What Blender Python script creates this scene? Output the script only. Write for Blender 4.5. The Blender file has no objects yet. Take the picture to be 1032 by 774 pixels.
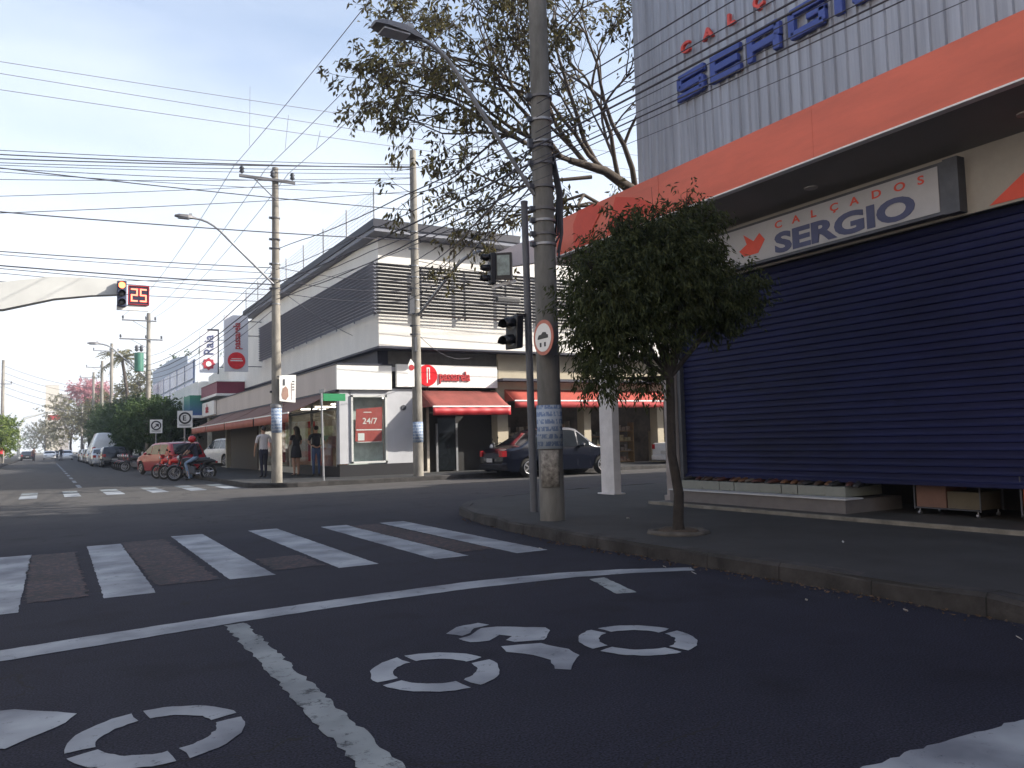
import bpy, bmesh, math, random
from mathutils import Vector, Matrix
S = bpy.context.scene
COL = S.collection
R = math.radians
PI = math.pi
random.seed(7)

# ------------------------------------------------------------------ camera
cam_d = bpy.data.cameras.new('camera'); cam = bpy.data.objects.new('camera', cam_d); COL.objects.link(cam)
cam_d.sensor_width = 36; cam_d.lens = 36 * 805 / 1032; cam_d.clip_end = 5000; cam_d.clip_start = .05
yaw, pitch, roll = R(30.3), R(4.0), R(1.5)
F_ = Vector((math.sin(yaw) * math.cos(pitch), math.cos(yaw) * math.cos(pitch), math.sin(pitch)))
R0 = Vector((math.cos(yaw), -math.sin(yaw), 0)); U0 = R0.cross(F_)
Rt = R0 * math.cos(roll) - U0 * math.sin(roll); Up = U0 * math.cos(roll) + R0 * math.sin(roll)
mw = Matrix((Rt, Up, -F_)).transposed().to_4x4(); mw.translation = (0, 0, 1.3)
cam.matrix_world = mw
S.camera = cam
# ------------------------------------------------------------------ light
SUN_AZ, SUN_EL = 121, 29          # azimuth clockwise from +Y
w = bpy.data.worlds.new('World'); S.world = w; w.use_nodes = True
nt = w.node_tree; nt.nodes.clear()
sky = nt.nodes.new('ShaderNodeTexSky'); sky.sky_type = 'NISHITA'; sky.sun_disc = False
sky.sun_elevation = R(SUN_EL); sky.sun_rotation = R(SUN_AZ)
sky.air_density = 1.0; sky.dust_density = 2.2; sky.ozone_density = 1.6
bg = nt.nodes.new('ShaderNodeBackground'); bg.inputs['Strength'].default_value = .15
ow = nt.nodes.new('ShaderNodeOutputWorld')
tcw = nt.nodes.new('ShaderNodeTexCoord'); sxyz = nt.nodes.new('ShaderNodeSeparateXYZ'); nt.links.new(tcw.outputs['Generated'], sxyz.inputs[0])
hz = nt.nodes.new('ShaderNodeValToRGB'); hz.color_ramp.elements[0].position = 0; hz.color_ramp.elements[0].color = (.98,) * 3 + (1,); hz.color_ramp.elements[1].position = .72; hz.color_ramp.elements[1].color = (.0,) * 3 + (1,)
e_ = hz.color_ramp.elements.new(.46); e_.color = (.17,) * 3 + (1,)
e_ = hz.color_ramp.elements.new(.22); e_.color = (.66,) * 3 + (1,)
nt.links.new(sxyz.outputs['Z'], hz.inputs[0])
mpw = nt.nodes.new('ShaderNodeMapping'); mpw.inputs['Scale'].default_value = (1.2, 1.2, 4.5); nt.links.new(tcw.outputs['Generated'], mpw.inputs[0])
cn = nt.nodes.new('ShaderNodeTexNoise'); cn.inputs['Scale'].default_value = 1.6; cn.inputs['Detail'].default_value = 7; cn.inputs['Roughness'].default_value = .55; nt.links.new(mpw.outputs[0], cn.inputs['Vector'])
cr_ = nt.nodes.new('ShaderNodeMapRange'); cr_.inputs[1].default_value = .42; cr_.inputs[2].default_value = .75; cr_.inputs[3].default_value = 0; cr_.inputs[4].default_value = .26; nt.links.new(cn.outputs['Fac'], cr_.inputs[0])
ma = nt.nodes.new('ShaderNodeMath'); ma.operation = 'ADD'; ma.use_clamp = True; nt.links.new(hz.outputs[0], ma.inputs[0]); nt.links.new(cr_.outputs[0], ma.inputs[1])
mxw = nt.nodes.new('ShaderNodeMix'); mxw.data_type = 'RGBA'; mxw.inputs[7].default_value = (5.0, 5.2, 5.5, 1)
nt.links.new(ma.outputs[0], mxw.inputs[0]); nt.links.new(sky.outputs[0], mxw.inputs[6]); nt.links.new(mxw.outputs[2], bg.inputs['Color']); nt.links.new(bg.outputs[0], ow.inputs['Surface'])
sd = bpy.data.lights.new('sun', 'SUN'); sd.energy = 5.0; sd.angle = R(.55); sd.color = (1, .93, .82)
sun = bpy.data.objects.new('sun', sd); COL.objects.link(sun)
d = Vector((math.sin(R(SUN_AZ)) * math.cos(R(SUN_EL)), math.cos(R(SUN_AZ)) * math.cos(R(SUN_EL)), math.sin(R(SUN_EL))))
sun.rotation_euler = d.to_track_quat('Z', 'Y').to_euler(); sun.location = d * 60
S.view_settings.view_transform = 'Standard'; S.view_settings.look = 'None'
S.view_settings.exposure = 0.9; S.view_settings.gamma = 1; S.view_settings.use_curve_mapping = False

# ------------------------------------------------------------------ materials
def mat(name, col, rough=.7, metal=0, var=.12, scale=6, bump=0, bscale=None, spec=None, emit=None, estr=1, trans=0, stretch=(1, 1, 1), col2=None, detail=6):
    m = bpy.data.materials.new(name); m.use_nodes = True
    t = m.node_tree; n = t.nodes; l = t.links; b = n['Principled BSDF']
    b.inputs['Roughness'].default_value = rough; b.inputs['Metallic'].default_value = metal
    if spec is not None: b.inputs['Specular IOR Level'].default_value = spec
    if emit:
        b.inputs['Emission Color'].default_value = (*emit, 1); b.inputs['Emission Strength'].default_value = estr
    tc = n.new('ShaderNodeTexCoord'); mp = n.new('ShaderNodeMapping'); mp.inputs['Scale'].default_value = stretch
    l.new(tc.outputs['Object'], mp.inputs['Vector'])
    nz = n.new('ShaderNodeTexNoise'); nz.inputs['Scale'].default_value = scale; nz.inputs['Detail'].default_value = detail
    nz.inputs['Roughness'].default_value = .65
    l.new(mp.outputs[0], nz.inputs['Vector'])
    cr = n.new('ShaderNodeValToRGB')
    c1 = [max(0, c * (1 - var)) for c in col]; c2 = list(col2) if col2 else [min(1, c * (1 + var)) for c in col]
    cr.color_ramp.elements[0].position = .32; cr.color_ramp.elements[1].position = .68
    cr.color_ramp.elements[0].color = (*c1, 1); cr.color_ramp.elements[1].color = (*c2, 1)
    l.new(nz.outputs['Fac'], cr.inputs['Fac']); l.new(cr.outputs[0], b.inputs['Base Color'])
    if bump:
        n2 = n.new('ShaderNodeTexNoise'); n2.inputs['Scale'].default_value = bscale or scale * 6; n2.inputs['Detail'].default_value = 4
        l.new(mp.outputs[0], n2.inputs['Vector'])
        bp = n.new('ShaderNodeBump'); bp.inputs['Strength'].default_value = bump; bp.inputs['Distance'].default_value = .01
        l.new(n2.outputs['Fac'], bp.inputs['Height']); l.new(bp.outputs[0], b.inputs['Normal'])
    return m

def asphalt_mat():
    m = bpy.data.materials.new('asphalt'); m.use_nodes = True
    t = m.node_tree; n = t.nodes; l = t.links; b = n['Principled BSDF']
    geo = n.new('ShaderNodeTexCoord')
    big = n.new('ShaderNodeTexNoise'); big.inputs['Scale'].default_value = .35; big.inputs['Detail'].default_value = 5
    mid = n.new('ShaderNodeTexNoise'); mid.inputs['Scale'].default_value = 3; mid.inputs['Detail'].default_value = 8; mid.inputs['Roughness'].default_value = .7
    fine = n.new('ShaderNodeTexNoise'); fine.inputs['Scale'].default_value = 90; fine.inputs['Detail'].default_value = 3
    for k in (big, mid, fine): l.new(geo.outputs['Object'], k.inputs['Vector'])
    r1 = n.new('ShaderNodeValToRGB'); r1.color_ramp.elements[0].position = .35; r1.color_ramp.elements[1].position = .7
    r1.color_ramp.elements[0].color = (.0095, .0105, .0200, 1); r1.color_ramp.elements[1].color = (.0150, .0160, .0265, 1)
    l.new(big.outputs['Fac'], r1.inputs['Fac'])
    r2 = n.new('ShaderNodeValToRGB'); r2.color_ramp.elements[0].position = .3; r2.color_ramp.elements[1].position = .72
    r2.color_ramp.elements[0].color = (.78, .78, .78, 1); r2.color_ramp.elements[1].color = (1.12, 1.1, 1.08, 1)
    l.new(mid.outputs['Fac'], r2.inputs['Fac'])
    r3 = n.new('ShaderNodeValToRGB'); r3.color_ramp.elements[0].position = .36; r3.color_ramp.elements[1].position = .68
    r3.color_ramp.elements[0].color = (.35, .35, .35, 1); r3.color_ramp.elements[1].color = (2.3, 2.3, 2.3, 1)
    l.new(fine.outputs['Fac'], r3.inputs['Fac'])
    mx = n.new('ShaderNodeMix'); mx.data_type = 'RGBA'; mx.blend_type = 'MULTIPLY'; mx.inputs[0].default_value = 1
    l.new(r1.outputs[0], mx.inputs[6]); l.new(r2.outputs[0], mx.inputs[7])
    m2 = n.new('ShaderNodeMix'); m2.data_type = 'RGBA'; m2.blend_type = 'MULTIPLY'; m2.inputs[0].default_value = 1
    l.new(mx.outputs[2], m2.inputs[6]); l.new(r3.outputs[0], m2.inputs[7])
    sy = n.new('ShaderNodeSeparateXYZ'); l.new(geo.outputs['Object'], sy.inputs[0])
    wob = n.new('ShaderNodeMath'); wob.operation = 'MULTIPLY_ADD'; wob.inputs[1].default_value = 7; l.new(big.outputs['Fac'], wob.inputs[0]); l.new(sy.outputs['Y'], wob.inputs[2])
    old = n.new('ShaderNodeMapRange'); old.inputs[1].default_value = 15; old.inputs[2].default_value = 27; l.new(wob.outputs[0], old.inputs[0])
    gy = n.new('ShaderNodeMix'); gy.data_type = 'RGBA'; gy.blend_type = 'MULTIPLY'; gy.inputs[0].default_value = 1; gy.inputs[6].default_value = (.078, .075, .074, 1); l.new(r2.outputs[0], gy.inputs[7])
    mo = n.new('ShaderNodeMix'); mo.data_type = 'RGBA'; l.new(old.outputs[0], mo.inputs[0]); l.new(m2.outputs[2], mo.inputs[6]); l.new(gy.outputs[2], mo.inputs[7]); m2 = mo
    sn2 = n.new('ShaderNodeTexNoise'); sn2.inputs['Scale'].default_value = 1.1; sn2.inputs['Detail'].default_value = 7; sn2.inputs['Roughness'].default_value = .6; l.new(geo.outputs['Object'], sn2.inputs['Vector'])
    rs_ = n.new('ShaderNodeValToRGB'); rs_.color_ramp.elements[0].position = .55; rs_.color_ramp.elements[1].position = .68; rs_.color_ramp.elements[0].color = (1, 1, 1, 1); rs_.color_ramp.elements[1].color = (.6, .6, .62, 1); l.new(sn2.outputs['Fac'], rs_.inputs['Fac'])
    ms = n.new('ShaderNodeMix'); ms.data_type = 'RGBA'; ms.blend_type = 'MULTIPLY'; ms.inputs[0].default_value = 1; l.new(m2.outputs[2], ms.inputs[6]); l.new(rs_.outputs[0], ms.inputs[7]); m2 = ms
    # cracks
    vo = n.new('ShaderNodeTexVoronoi'); vo.feature = 'DISTANCE_TO_EDGE'; vo.inputs['Scale'].default_value = .45
    wn = n.new('ShaderNodeTexNoise'); wn.inputs['Scale'].default_value = 1.6; wn.inputs['Detail'].default_value = 6
    l.new(geo.outputs['Object'], wn.inputs['Vector'])
    ad = n.new('ShaderNodeMix'); ad.data_type = 'RGBA'; ad.blend_type = 'ADD'; ad.inputs[0].default_value = 1.2
    l.new(geo.outputs['Object'], ad.inputs[6]); l.new(wn.outputs['Color'], ad.inputs[7]); l.new(ad.outputs[2], vo.inputs['Vector'])
    lt = n.new('ShaderNodeMath'); lt.operation = 'LESS_THAN'; lt.inputs[1].default_value = .004
    l.new(vo.outputs['Distance'], lt.inputs[0])
    gate = n.new('ShaderNodeMath'); gate.operation = 'GREATER_THAN'; gate.inputs[1].default_value = .52
    l.new(big.outputs['Fac'], gate.inputs[0])
    ml = n.new('ShaderNodeMath'); ml.operation = 'MULTIPLY'; l.new(lt.outputs[0], ml.inputs[0]); l.new(gate.outputs[0], ml.inputs[1])
    m3 = n.new('ShaderNodeMix'); m3.data_type = 'RGBA'; m3.inputs[7].default_value = (.012, .012, .014, 1)
    l.new(ml.outputs[0], m3.inputs[0]); l.new(m2.outputs[2], m3.inputs[6])
    l.new(m3.outputs[2], b.inputs['Base Color'])
    b.inputs['Roughness'].default_value = .88; b.inputs['Specular IOR Level'].default_value = .25
    bp = n.new('ShaderNodeBump'); bp.inputs['Strength'].default_value = .5; bp.inputs['Distance'].default_value = .006
    l.new(fine.outputs['Fac'], bp.inputs['Height']); l.new(bp.outputs[0], b.inputs['Normal'])
    return m

def paint_mat(name, col, worn=.42, edge=.5, sc=9):
    """road paint whose worn places let the asphalt show"""
    m = bpy.data.materials.new(name); m.use_nodes = True
    t = m.node_tree; n = t.nodes; l = t.links; b = n['Principled BSDF']
    tc = n.new('ShaderNodeTexCoord')
    a = n.new('ShaderNodeTexNoise'); a.inputs['Scale'].default_value = sc; a.inputs['Detail'].default_value = 12; a.inputs['Roughness'].default_value = .82
    c = n.new('ShaderNodeTexNoise'); c.inputs['Scale'].default_value = 1.7; c.inputs['Detail'].default_value = 4
    l.new(tc.outputs['Object'], a.inputs['Vector']); l.new(tc.outputs['Object'], c.inputs['Vector'])
    r1 = n.new('ShaderNodeValToRGB'); r1.color_ramp.elements[0].position = worn - .04; r1.color_ramp.elements[1].position = worn + .05
    r1.color_ramp.elements[0].color = (.012, .013, .022, 1); r1.color_ramp.elements[1].color = (*col, 1)
    l.new(a.outputs['Fac'], r1.inputs['Fac'])
    r2 = n.new('ShaderNodeValToRGB'); r2.color_ramp.elements[0].position = .3; r2.color_ramp.elements[1].position = .65
    r2.color_ramp.elements[0].color = (.42, .42, .46, 1); r2.color_ramp.elements[1].color = (1.05, 1.05, 1.05, 1)
    l.new(c.outputs['Fac'], r2.inputs['Fac'])
    mx = n.new('ShaderNodeMix'); mx.data_type = 'RGBA'; mx.blend_type = 'MULTIPLY'; mx.inputs[0].default_value = 1
    l.new(r1.outputs[0], mx.inputs[6]); l.new(r2.outputs[0], mx.inputs[7]); l.new(mx.outputs[2], b.inputs['Base Color'])
    b.inputs['Roughness'].default_value = .75; b.inputs['Specular IOR Level'].default_value = .3
    return m

def leaf_mat(name, dark, light, trans=.35):
    m = bpy.data.materials.new(name); m.use_nodes = True
    t = m.node_tree; n = t.nodes; l = t.links; b = n['Principled BSDF']
    g = n.new('ShaderNodeNewGeometry'); r = n.new('ShaderNodeValToRGB')
    r.color_ramp.elements[0].color = (*dark, 1); r.color_ramp.elements[1].color = (*light, 1)
    l.new(g.outputs['Random Per Island'], r.inputs['Fac'])
    l.new(r.outputs[0], b.inputs['Base Color']); b.inputs['Roughness'].default_value = .6; b.inputs['Specular IOR Level'].default_value = .3
    tr = n.new('ShaderNodeBsdfTranslucent'); l.new(r.outputs[0], tr.inputs['Color'])
    mx = n.new('ShaderNodeMixShader'); mx.inputs[0].default_value = trans
    l.new(b.outputs[0], mx.inputs[1]); l.new(tr.outputs[0], mx.inputs[2]); l.new(mx.outputs[0], n['Material Output'].inputs['Surface'])
    return m

def glass_mat(name, tint=(.8, .85, .85), mixf=.25, dark=None):
    m = bpy.data.materials.new(name); m.use_nodes = True
    t = m.node_tree; n = t.nodes; l = t.links
    b = n['Principled BSDF']; b.inputs['Base Color'].default_value = (*(dark or (.02, .025, .03)), 1); b.inputs['Roughness'].default_value = .06
    tr = n.new('ShaderNodeBsdfTransparent'); tr.inputs['Color'].default_value = (*tint, 1)
    fr0 = n.new('ShaderNodeLayerWeight'); fr0.inputs[0].default_value = .5; pw = n.new('ShaderNodeMath'); pw.operation = 'POWER'; pw.inputs[1].default_value = 4; l.new(fr0.outputs['Facing'], pw.inputs[0]); fr = n.new('ShaderNodeMath'); fr.operation = 'MULTIPLY_ADD'; fr.inputs[1].default_value = .7; fr.inputs[2].default_value = .05; l.new(pw.outputs[0], fr.inputs[0])
    gl = n.new('ShaderNodeBsdfGlossy'); gl.inputs['Roughness'].default_value = .04
    m1 = n.new('ShaderNodeMixShader'); m1.inputs[0].default_value = mixf
    l.new(tr.outputs[0], m1.inputs[1]); l.new(b.outputs[0], m1.inputs[2])
    m2 = n.new('ShaderNodeMixShader'); l.new(fr.outputs[0], m2.inputs[0]); l.new(m1.outputs[0], m2.inputs[1]); l.new(gl.outputs[0], m2.inputs[2])
    l.new(m2.outputs[0], n['Material Output'].inputs['Surface'])
    return m

M = {}
M['asphalt'] = asphalt_mat()
M['paint'] = paint_mat('road_paint', (.30, .33, .36), .38)
M['paint_worn'] = paint_mat('road_paint_old', (.24, .27, .28), .42, sc=6)
M['paint_faint'] = paint_mat('red_brown_paint', (.105, .052, .046), .53, sc=13)
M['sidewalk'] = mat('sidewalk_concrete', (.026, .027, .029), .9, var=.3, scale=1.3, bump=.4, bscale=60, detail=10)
M['joint'] = mat('dark_joint', (.008, .008, .008), .9)
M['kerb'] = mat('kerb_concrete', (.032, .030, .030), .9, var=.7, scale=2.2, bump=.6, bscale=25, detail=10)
M['concrete'] = mat('pole_concrete', (.22, .205, .18), .9, var=.4, scale=3, bump=.5, bscale=40, stretch=(1, 1, .35), detail=10)
M['steel'] = mat('galvanised_steel', (.26, .27, .29), .5, .6, var=.2, scale=5)
M['darksteel'] = mat('dark_steel', (.07, .075, .09), .5, .3, var=.2, scale=5)
M['black'] = mat('black_plastic', (.015, .016, .02), .45, var=.2)
M['cable'] = mat('cable_sheath', (.045, .045, .06), .7, var=.1)
M['cable_thin'] = mat('bare_aluminium_wire', (.2, .2, .23), .6, var=.1)
M['white_wall'] = mat('white_render', (.72, .70, .66), .85, var=.06, scale=1.2, bump=.1, stretch=(1, 1, .4))
M['cream_wall'] = mat('cream_render', (.42, .37, .28), .85, var=.1, scale=1.5)
M['beige_panel'] = mat('pinkish_beige_cladding', (.50, .45, .42), .7, var=.08, scale=1.0, stretch=(1, 1, .2))
M['grey_wall'] = mat('pale_grey_wall', (.42, .43, .46), .8, var=.08, scale=1.4)
M['navy'] = mat('navy_trim', (.018, .02, .04), .6, var=.15)
M['louver'] = mat('grey_louvre', (.13, .13, .14), .55, .3, var=.15, scale=3)
M['sign_white'] = mat('sign_white', (.78, .78, .76), .5, var=.03)
M['red'] = mat('sign_red', (.40, .022, .03), .5, var=.05)
M['awning'] = mat('red_awning_cloth', (.22, .055, .045), .8, var=.25, scale=2)
M['awning_b'] = mat('brown_red_awning_cloth', (.20, .105, .08), .8, var=.15, scale=2)
M['valance'] = mat('valance_cloth', (.36, .12, .085), .8, var=.1, scale=2)
M['glass'] = glass_mat('shop_glass', (.93, .95, .95), .0)
M['car_glass'] = glass_mat('car_glass', (.25, .28, .3), .45)
M['dark_int'] = mat('dark_interior', (.05, .045, .04), .9, var=.4, scale=2)
M['tyre'] = mat('tyre_rubber', (.018, .018, .018), .85)
M['rim'] = mat('wheel_rim', (.35, .35, .37), .35, .8, var=.05)
M['chrome'] = mat('chrome', (.6, .6, .62), .2, 1, var=.03)
M['mast'] = mat('light_grey_mast_paint', (.50, .51, .50), .6, var=.07, scale=1)
M['mast_b'] = mat('aged_mast_paint', (.62, .60, .60), .75, var=.15, scale=2.5, bump=.2)
M['bark'] = mat('bark', (.075, .06, .05), .95, var=.4, scale=8, bump=1, bscale=30, stretch=(1, 1, .3), detail=10)
M['skin'] = mat('skin', (.38, .22, .15), .6, var=.05)
M['hair'] = mat('dark_hair', (.02, .015, .012), .6)

# ------------------------------------------------------------------ mesh builder
class MB:
    def __init__(s): s.v = []; s.f = []; s.m = []; s.sm = []
    def add(s, vs, fs, mi=0, smooth=False):
        b = len(s.v); s.v += [tuple(x) for x in vs]
        for f in fs: s.f.append(tuple(i + b for i in f)); s.m.append(mi); s.sm.append(smooth)
        return s
    def box(s, x0, x1, y0, y1, z0, z1, mi=0):
        vs = [(x, y, z) for z in (z0, z1) for y in (y0, y1) for x in (x0, x1)]
        return s.add(vs, [(0, 2, 3, 1), (4, 5, 7, 6), (0, 1, 5, 4), (2, 6, 7, 3), (0, 4, 6, 2), (1, 3, 7, 5)], mi)
    def obox(s, c, ax, ay, az, mi=0):
        """box at centre c with half-axis vectors"""
        c, ax, ay, az = map(Vector, (c, ax, ay, az))
        vs = [c + ax * i + ay * j + az * k for k in (-1, 1) for j in (-1, 1) for i in (-1, 1)]
        return s.add(vs, [(0, 2, 3, 1), (4, 5, 7, 6), (0, 1, 5, 4), (2, 6, 7, 3), (0, 4, 6, 2), (1, 3, 7, 5)], mi)
    def bevbox(s, x0, x1, y0, y1, z0, z1, r=.02, mi=0):
        bm = bmesh.new(); bmesh.ops.create_cube(bm, size=1)
        for v in bm.verts: v.co = Vector(((x0 + x1) / 2 + v.co.x * (x1 - x0), (y0 + y1) / 2 + v.co.y * (y1 - y0), (z0 + z1) / 2 + v.co.z * (z1 - z0)))
        bmesh.ops.bevel(bm, geom=bm.edges[:], offset=r, segments=2, affect='EDGES', profile=.6)
        bm.verts.index_update(); s.add([v.co[:] for v in bm.verts], [[v.index for v in f.verts] for f in bm.faces], mi); bm.free(); return s
    def tube(s, pts, rad, n=8, mi=0, cap=True, smooth=True):
        pts = [Vector(p) for p in pts]; k = len(pts)
        if not hasattr(rad, '__len__'): rad = [rad] * k
        vs = []; up = None
        for i, p in enumerate(pts):
            t = (pts[min(i + 1, k - 1)] - pts[max(i - 1, 0)])
            t = t.normalized() if t.length > 1e-9 else Vector((0, 0, 1))
            if up is None: up = Vector((0, 0, 1)) if abs(t.z) < .9 else Vector((1, 0, 0))
            a = t.cross(up)
            if a.length < 1e-4: a = t.cross(Vector((0, 1, 0)))
            a.normalize(); b2 = t.cross(a); up = -b2 if b2.dot(up) < 0 else b2
            a = t.cross(up).normalized(); b2 = t.cross(a)
            for j in range(n):
                an = 2 * PI * j / n; vs.append(p + a * math.cos(an) * rad[i] + b2 * math.sin(an) * rad[i])
        fs = [(i * n + j, i * n + (j + 1) % n, (i + 1) * n + (j + 1) % n, (i + 1) * n + j) for i in range(k - 1) for j in range(n)]
        s.add(vs, fs, mi, smooth)
        if cap: s.add(vs[:n], [tuple(range(n))], mi); s.add(vs[-n:], [tuple(range(n))[::-1]], mi)
        return s
    def prism(s, poly, h, o=(0, 0, 0), ux=(1, 0, 0), uy=(0, 1, 0), mi=0):
        """polygon in plane (o,ux,uy) extruded by h along ux x uy"""
        o, ux, uy = Vector(o), Vector(ux), Vector(uy); nz = ux.cross(uy).normalized(); k = len(poly)
        a = [o + ux * p[0] + uy * p[1] for p in poly]; vs = a + [p + nz * h for p in a]
        fs = [tuple(range(k))[::-1], tuple(range(k, 2 * k))] + [(i, (i + 1) % k, (i + 1) % k + k, i + k) for i in range(k)]
        return s.add(vs, fs, mi)
    def ell(s, c, r, nu=12, nv=8, mi=0, rot=None):
        vs = []; fs = []
        for i in range(nv + 1):
            th = PI * i / nv
            for j in range(nu):
                ph = 2 * PI * j / nu; v = Vector((math.sin(th) * math.cos(ph) * r[0], math.sin(th) * math.sin(ph) * r[1], math.cos(th) * r[2]))
                if rot is not None: v = rot @ v
                vs.append(Vector(c) + v)
        for i in range(nv):
            for j in range(nu): fs.append((i * nu + j, (i + 1) * nu + j, (i + 1) * nu + (j + 1) % nu, i * nu + (j + 1) % nu))
        return s.add(vs, fs, mi, True)
    def torus(s, c, R1, r2, ax='x', n=24, k=8, mi=0, flat=1):
        vs = []; fs = []
        for i in range(n):
            a = 2 * PI * i / n
            for j in range(k):
                b2 = 2 * PI * j / k; rr = R1 + r2 * math.cos(b2); h = r2 * flat * math.sin(b2)
                p = {'x': (h, rr * math.cos(a), rr * math.sin(a)), 'y': (rr * math.cos(a), h, rr * math.sin(a)), 'z': (rr * math.cos(a), rr * math.sin(a), h)}[ax]
                vs.append(Vector(c) + Vector(p))
        for i in range(n):
            for j in range(k): fs.append((i * k + j, ((i + 1) % n) * k + j, ((i + 1) % n) * k + (j + 1) % k, i * k + (j + 1) % k))
        return s.add(vs, fs, mi, True)
    def build(s, name, mats, parent=None, world=True, bevel=0):
        me = bpy.data.meshes.new(name); me.from_pydata([tuple(v) for v in s.v], [], s.f)
        if not isinstance(mats, (list, tuple)): mats = [mats]
        for m in mats: me.materials.append(M[m] if isinstance(m, str) else m)
        me.polygons.foreach_set('material_index', s.m); me.polygons.foreach_set('use_smooth', s.sm); me.update()
        bm = bmesh.new(); bm.from_mesh(me); bmesh.ops.recalc_face_normals(bm, faces=bm.faces[:]); bm.to_mesh(me); bm.free()
        o = bpy.data.objects.new(name, me); COL.objects.link(o)
        if parent:
            o.parent = parent
            if world: o.matrix_parent_inverse = WI(parent)
        if bevel:
            b = o.modifiers.new('bevel', 'BEVEL'); b.width = bevel; b.segments = 2; b.limit_method = 'ANGLE'
        return o
def WM(o):
    m = Matrix.LocRotScale(o.location, o.rotation_euler, o.scale)
    return (WM(o.parent) @ o.matrix_parent_inverse @ m) if o.parent else m
def WI(o): return WM(o).inverted()
def tag(o, label, cat, group=None, kind=None):
    if label: o['label'] = label
    if cat: o['category'] = cat
    if group: o['group'] = group
    if kind: o['kind'] = kind
    return o
def thing(name, label, cat, loc=(0, 0, 0), rz=0, group=None):
    o = bpy.data.objects.new(name, None); COL.objects.link(o); o.location = loc; o.rotation_euler = (0, 0, rz); o.empty_display_size = .3
    return tag(o, label, cat, group)
def struct(o): o['kind'] = 'structure'; return o
def copy_tree(o, parent=None):
    c = o.copy(); COL.objects.link(c); c.parent = parent
    for ch in [x for x in bpy.data.objects if x.parent is o]: copy_tree(ch, c)
    return c
CURVES = []
def text(name, s, size, depth, frame, o, mt, parent, sx=1.0, bold=0, shear=0, align='LEFT', space=1.0):
    """frame: 'W' reads on a wall facing -X, 'S' on one facing -Y, or a 3-tuple of axes"""
    cu = bpy.data.curves.new('t', 'FONT'); cu.body = s; cu.size = size; cu.extrude = depth / 2; cu.offset = bold; cu.shear = shear; cu.align_x = align
    cu.space_character = space; cu.resolution_u = 4
    to = bpy.data.objects.new('t', cu); COL.objects.link(to); bpy.context.view_layer.update()
    me = bpy.data.meshes.new_from_object(to.evaluated_get(bpy.context.evaluated_depsgraph_get()))
    bpy.data.objects.remove(to); bpy.data.curves.remove(cu)
    ax = {'W': ((0, -1, 0), (0, 0, 1)), 'S': ((1, 0, 0), (0, 0, 1))}.get(frame, frame) if isinstance(frame, str) else frame
    ux, uy = Vector(ax[0]).normalized(), Vector(ax[1]).normalized(); nz = ux.cross(uy)
    o = Vector(o)
    for v in me.vertices: v.co = o + ux * v.co.x * sx + uy * v.co.y + nz * (v.co.z)
    me.materials.clear(); me.materials.append(M[mt] if isinstance(mt, str) else mt); me.name = name
    ob = bpy.data.objects.new(name, me); COL.objects.link(ob)
    if parent: ob.parent = parent; ob.matrix_parent_inverse = WI(parent)
    return ob
def noise1(x, s=0): return math.sin(x * 1.7 + s) * .5 + math.sin(x * 4.3 + s * 2.1) * .3 + math.sin(x * 9.1 + s * 3.7) * .2

# ------------------------------------------------------------------ ground, pavements, kerbs
g = MB(); g.box(-1500, 1500, -600, 3000, -.6, -.03); struct(g.build('ground', mat('bare_ground', (.16, .14, .10), .95, var=.3, scale=.05)))
g = MB(); g.add([(-60, -60, 0), (90, -60, 0), (90, 420, 0), (-60, 420, 0)], [(0, 1, 2, 3)]); struct(g.build('road', 'asphalt'))
def corner(cx, cy, r, a0, a1, n=10): return [(cx + r * math.cos(R(a0 + (a1 - a0) * i / n)), cy + r * math.sin(R(a0 + (a1 - a0) * i / n))) for i in range(n + 1)]
def pavement(name, edge, rest, mt='sidewalk'):
    """edge: kerb line, rest: closes the block"""
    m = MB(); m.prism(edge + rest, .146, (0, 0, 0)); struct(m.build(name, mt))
    k = MB(); segs = []
    dense = []
    for i in range(len(edge) - 1):
        a, b = Vector((*edge[i], 0)), Vector((*edge[i + 1], 0)); n = max(1, int((b - a).length / .45))
        for j in range(n): dense.append(a.lerp(b, j / n))
    dense.append(Vector((*edge[-1], 0)))
    vs = []
    for i, p in enumerate(dense):
        t = (dense[min(i + 1, len(dense) - 1)] - dense[max(i - 1, 0)]).normalized(); nrm = Vector((-t.y, t.x, 0))
        if nrm.dot(Vector((*rest_c(rest), 0)) - p) < 0: nrm = -nrm
        jz = .013 * noise1(i * .9, 1.3) - (.03 if random.random() < .06 else 0); jo = .022 * noise1(i * .7, 4)
        z1 = .152 + jz
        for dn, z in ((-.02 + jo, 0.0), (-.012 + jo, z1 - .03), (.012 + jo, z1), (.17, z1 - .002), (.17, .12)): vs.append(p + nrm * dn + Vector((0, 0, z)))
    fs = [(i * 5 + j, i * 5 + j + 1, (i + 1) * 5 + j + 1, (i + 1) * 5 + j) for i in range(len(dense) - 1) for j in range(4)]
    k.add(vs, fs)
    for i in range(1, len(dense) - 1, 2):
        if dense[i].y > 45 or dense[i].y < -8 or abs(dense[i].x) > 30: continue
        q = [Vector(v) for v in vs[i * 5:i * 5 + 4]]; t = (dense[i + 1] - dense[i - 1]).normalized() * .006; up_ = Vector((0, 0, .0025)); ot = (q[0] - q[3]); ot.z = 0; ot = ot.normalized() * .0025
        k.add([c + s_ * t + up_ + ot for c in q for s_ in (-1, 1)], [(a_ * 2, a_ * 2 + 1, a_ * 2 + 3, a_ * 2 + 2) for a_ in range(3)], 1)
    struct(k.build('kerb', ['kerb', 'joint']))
def rest_c(rest): return (sum(p[0] for p in rest) / len(rest), sum(p[1] for p in rest) / len(rest))
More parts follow.
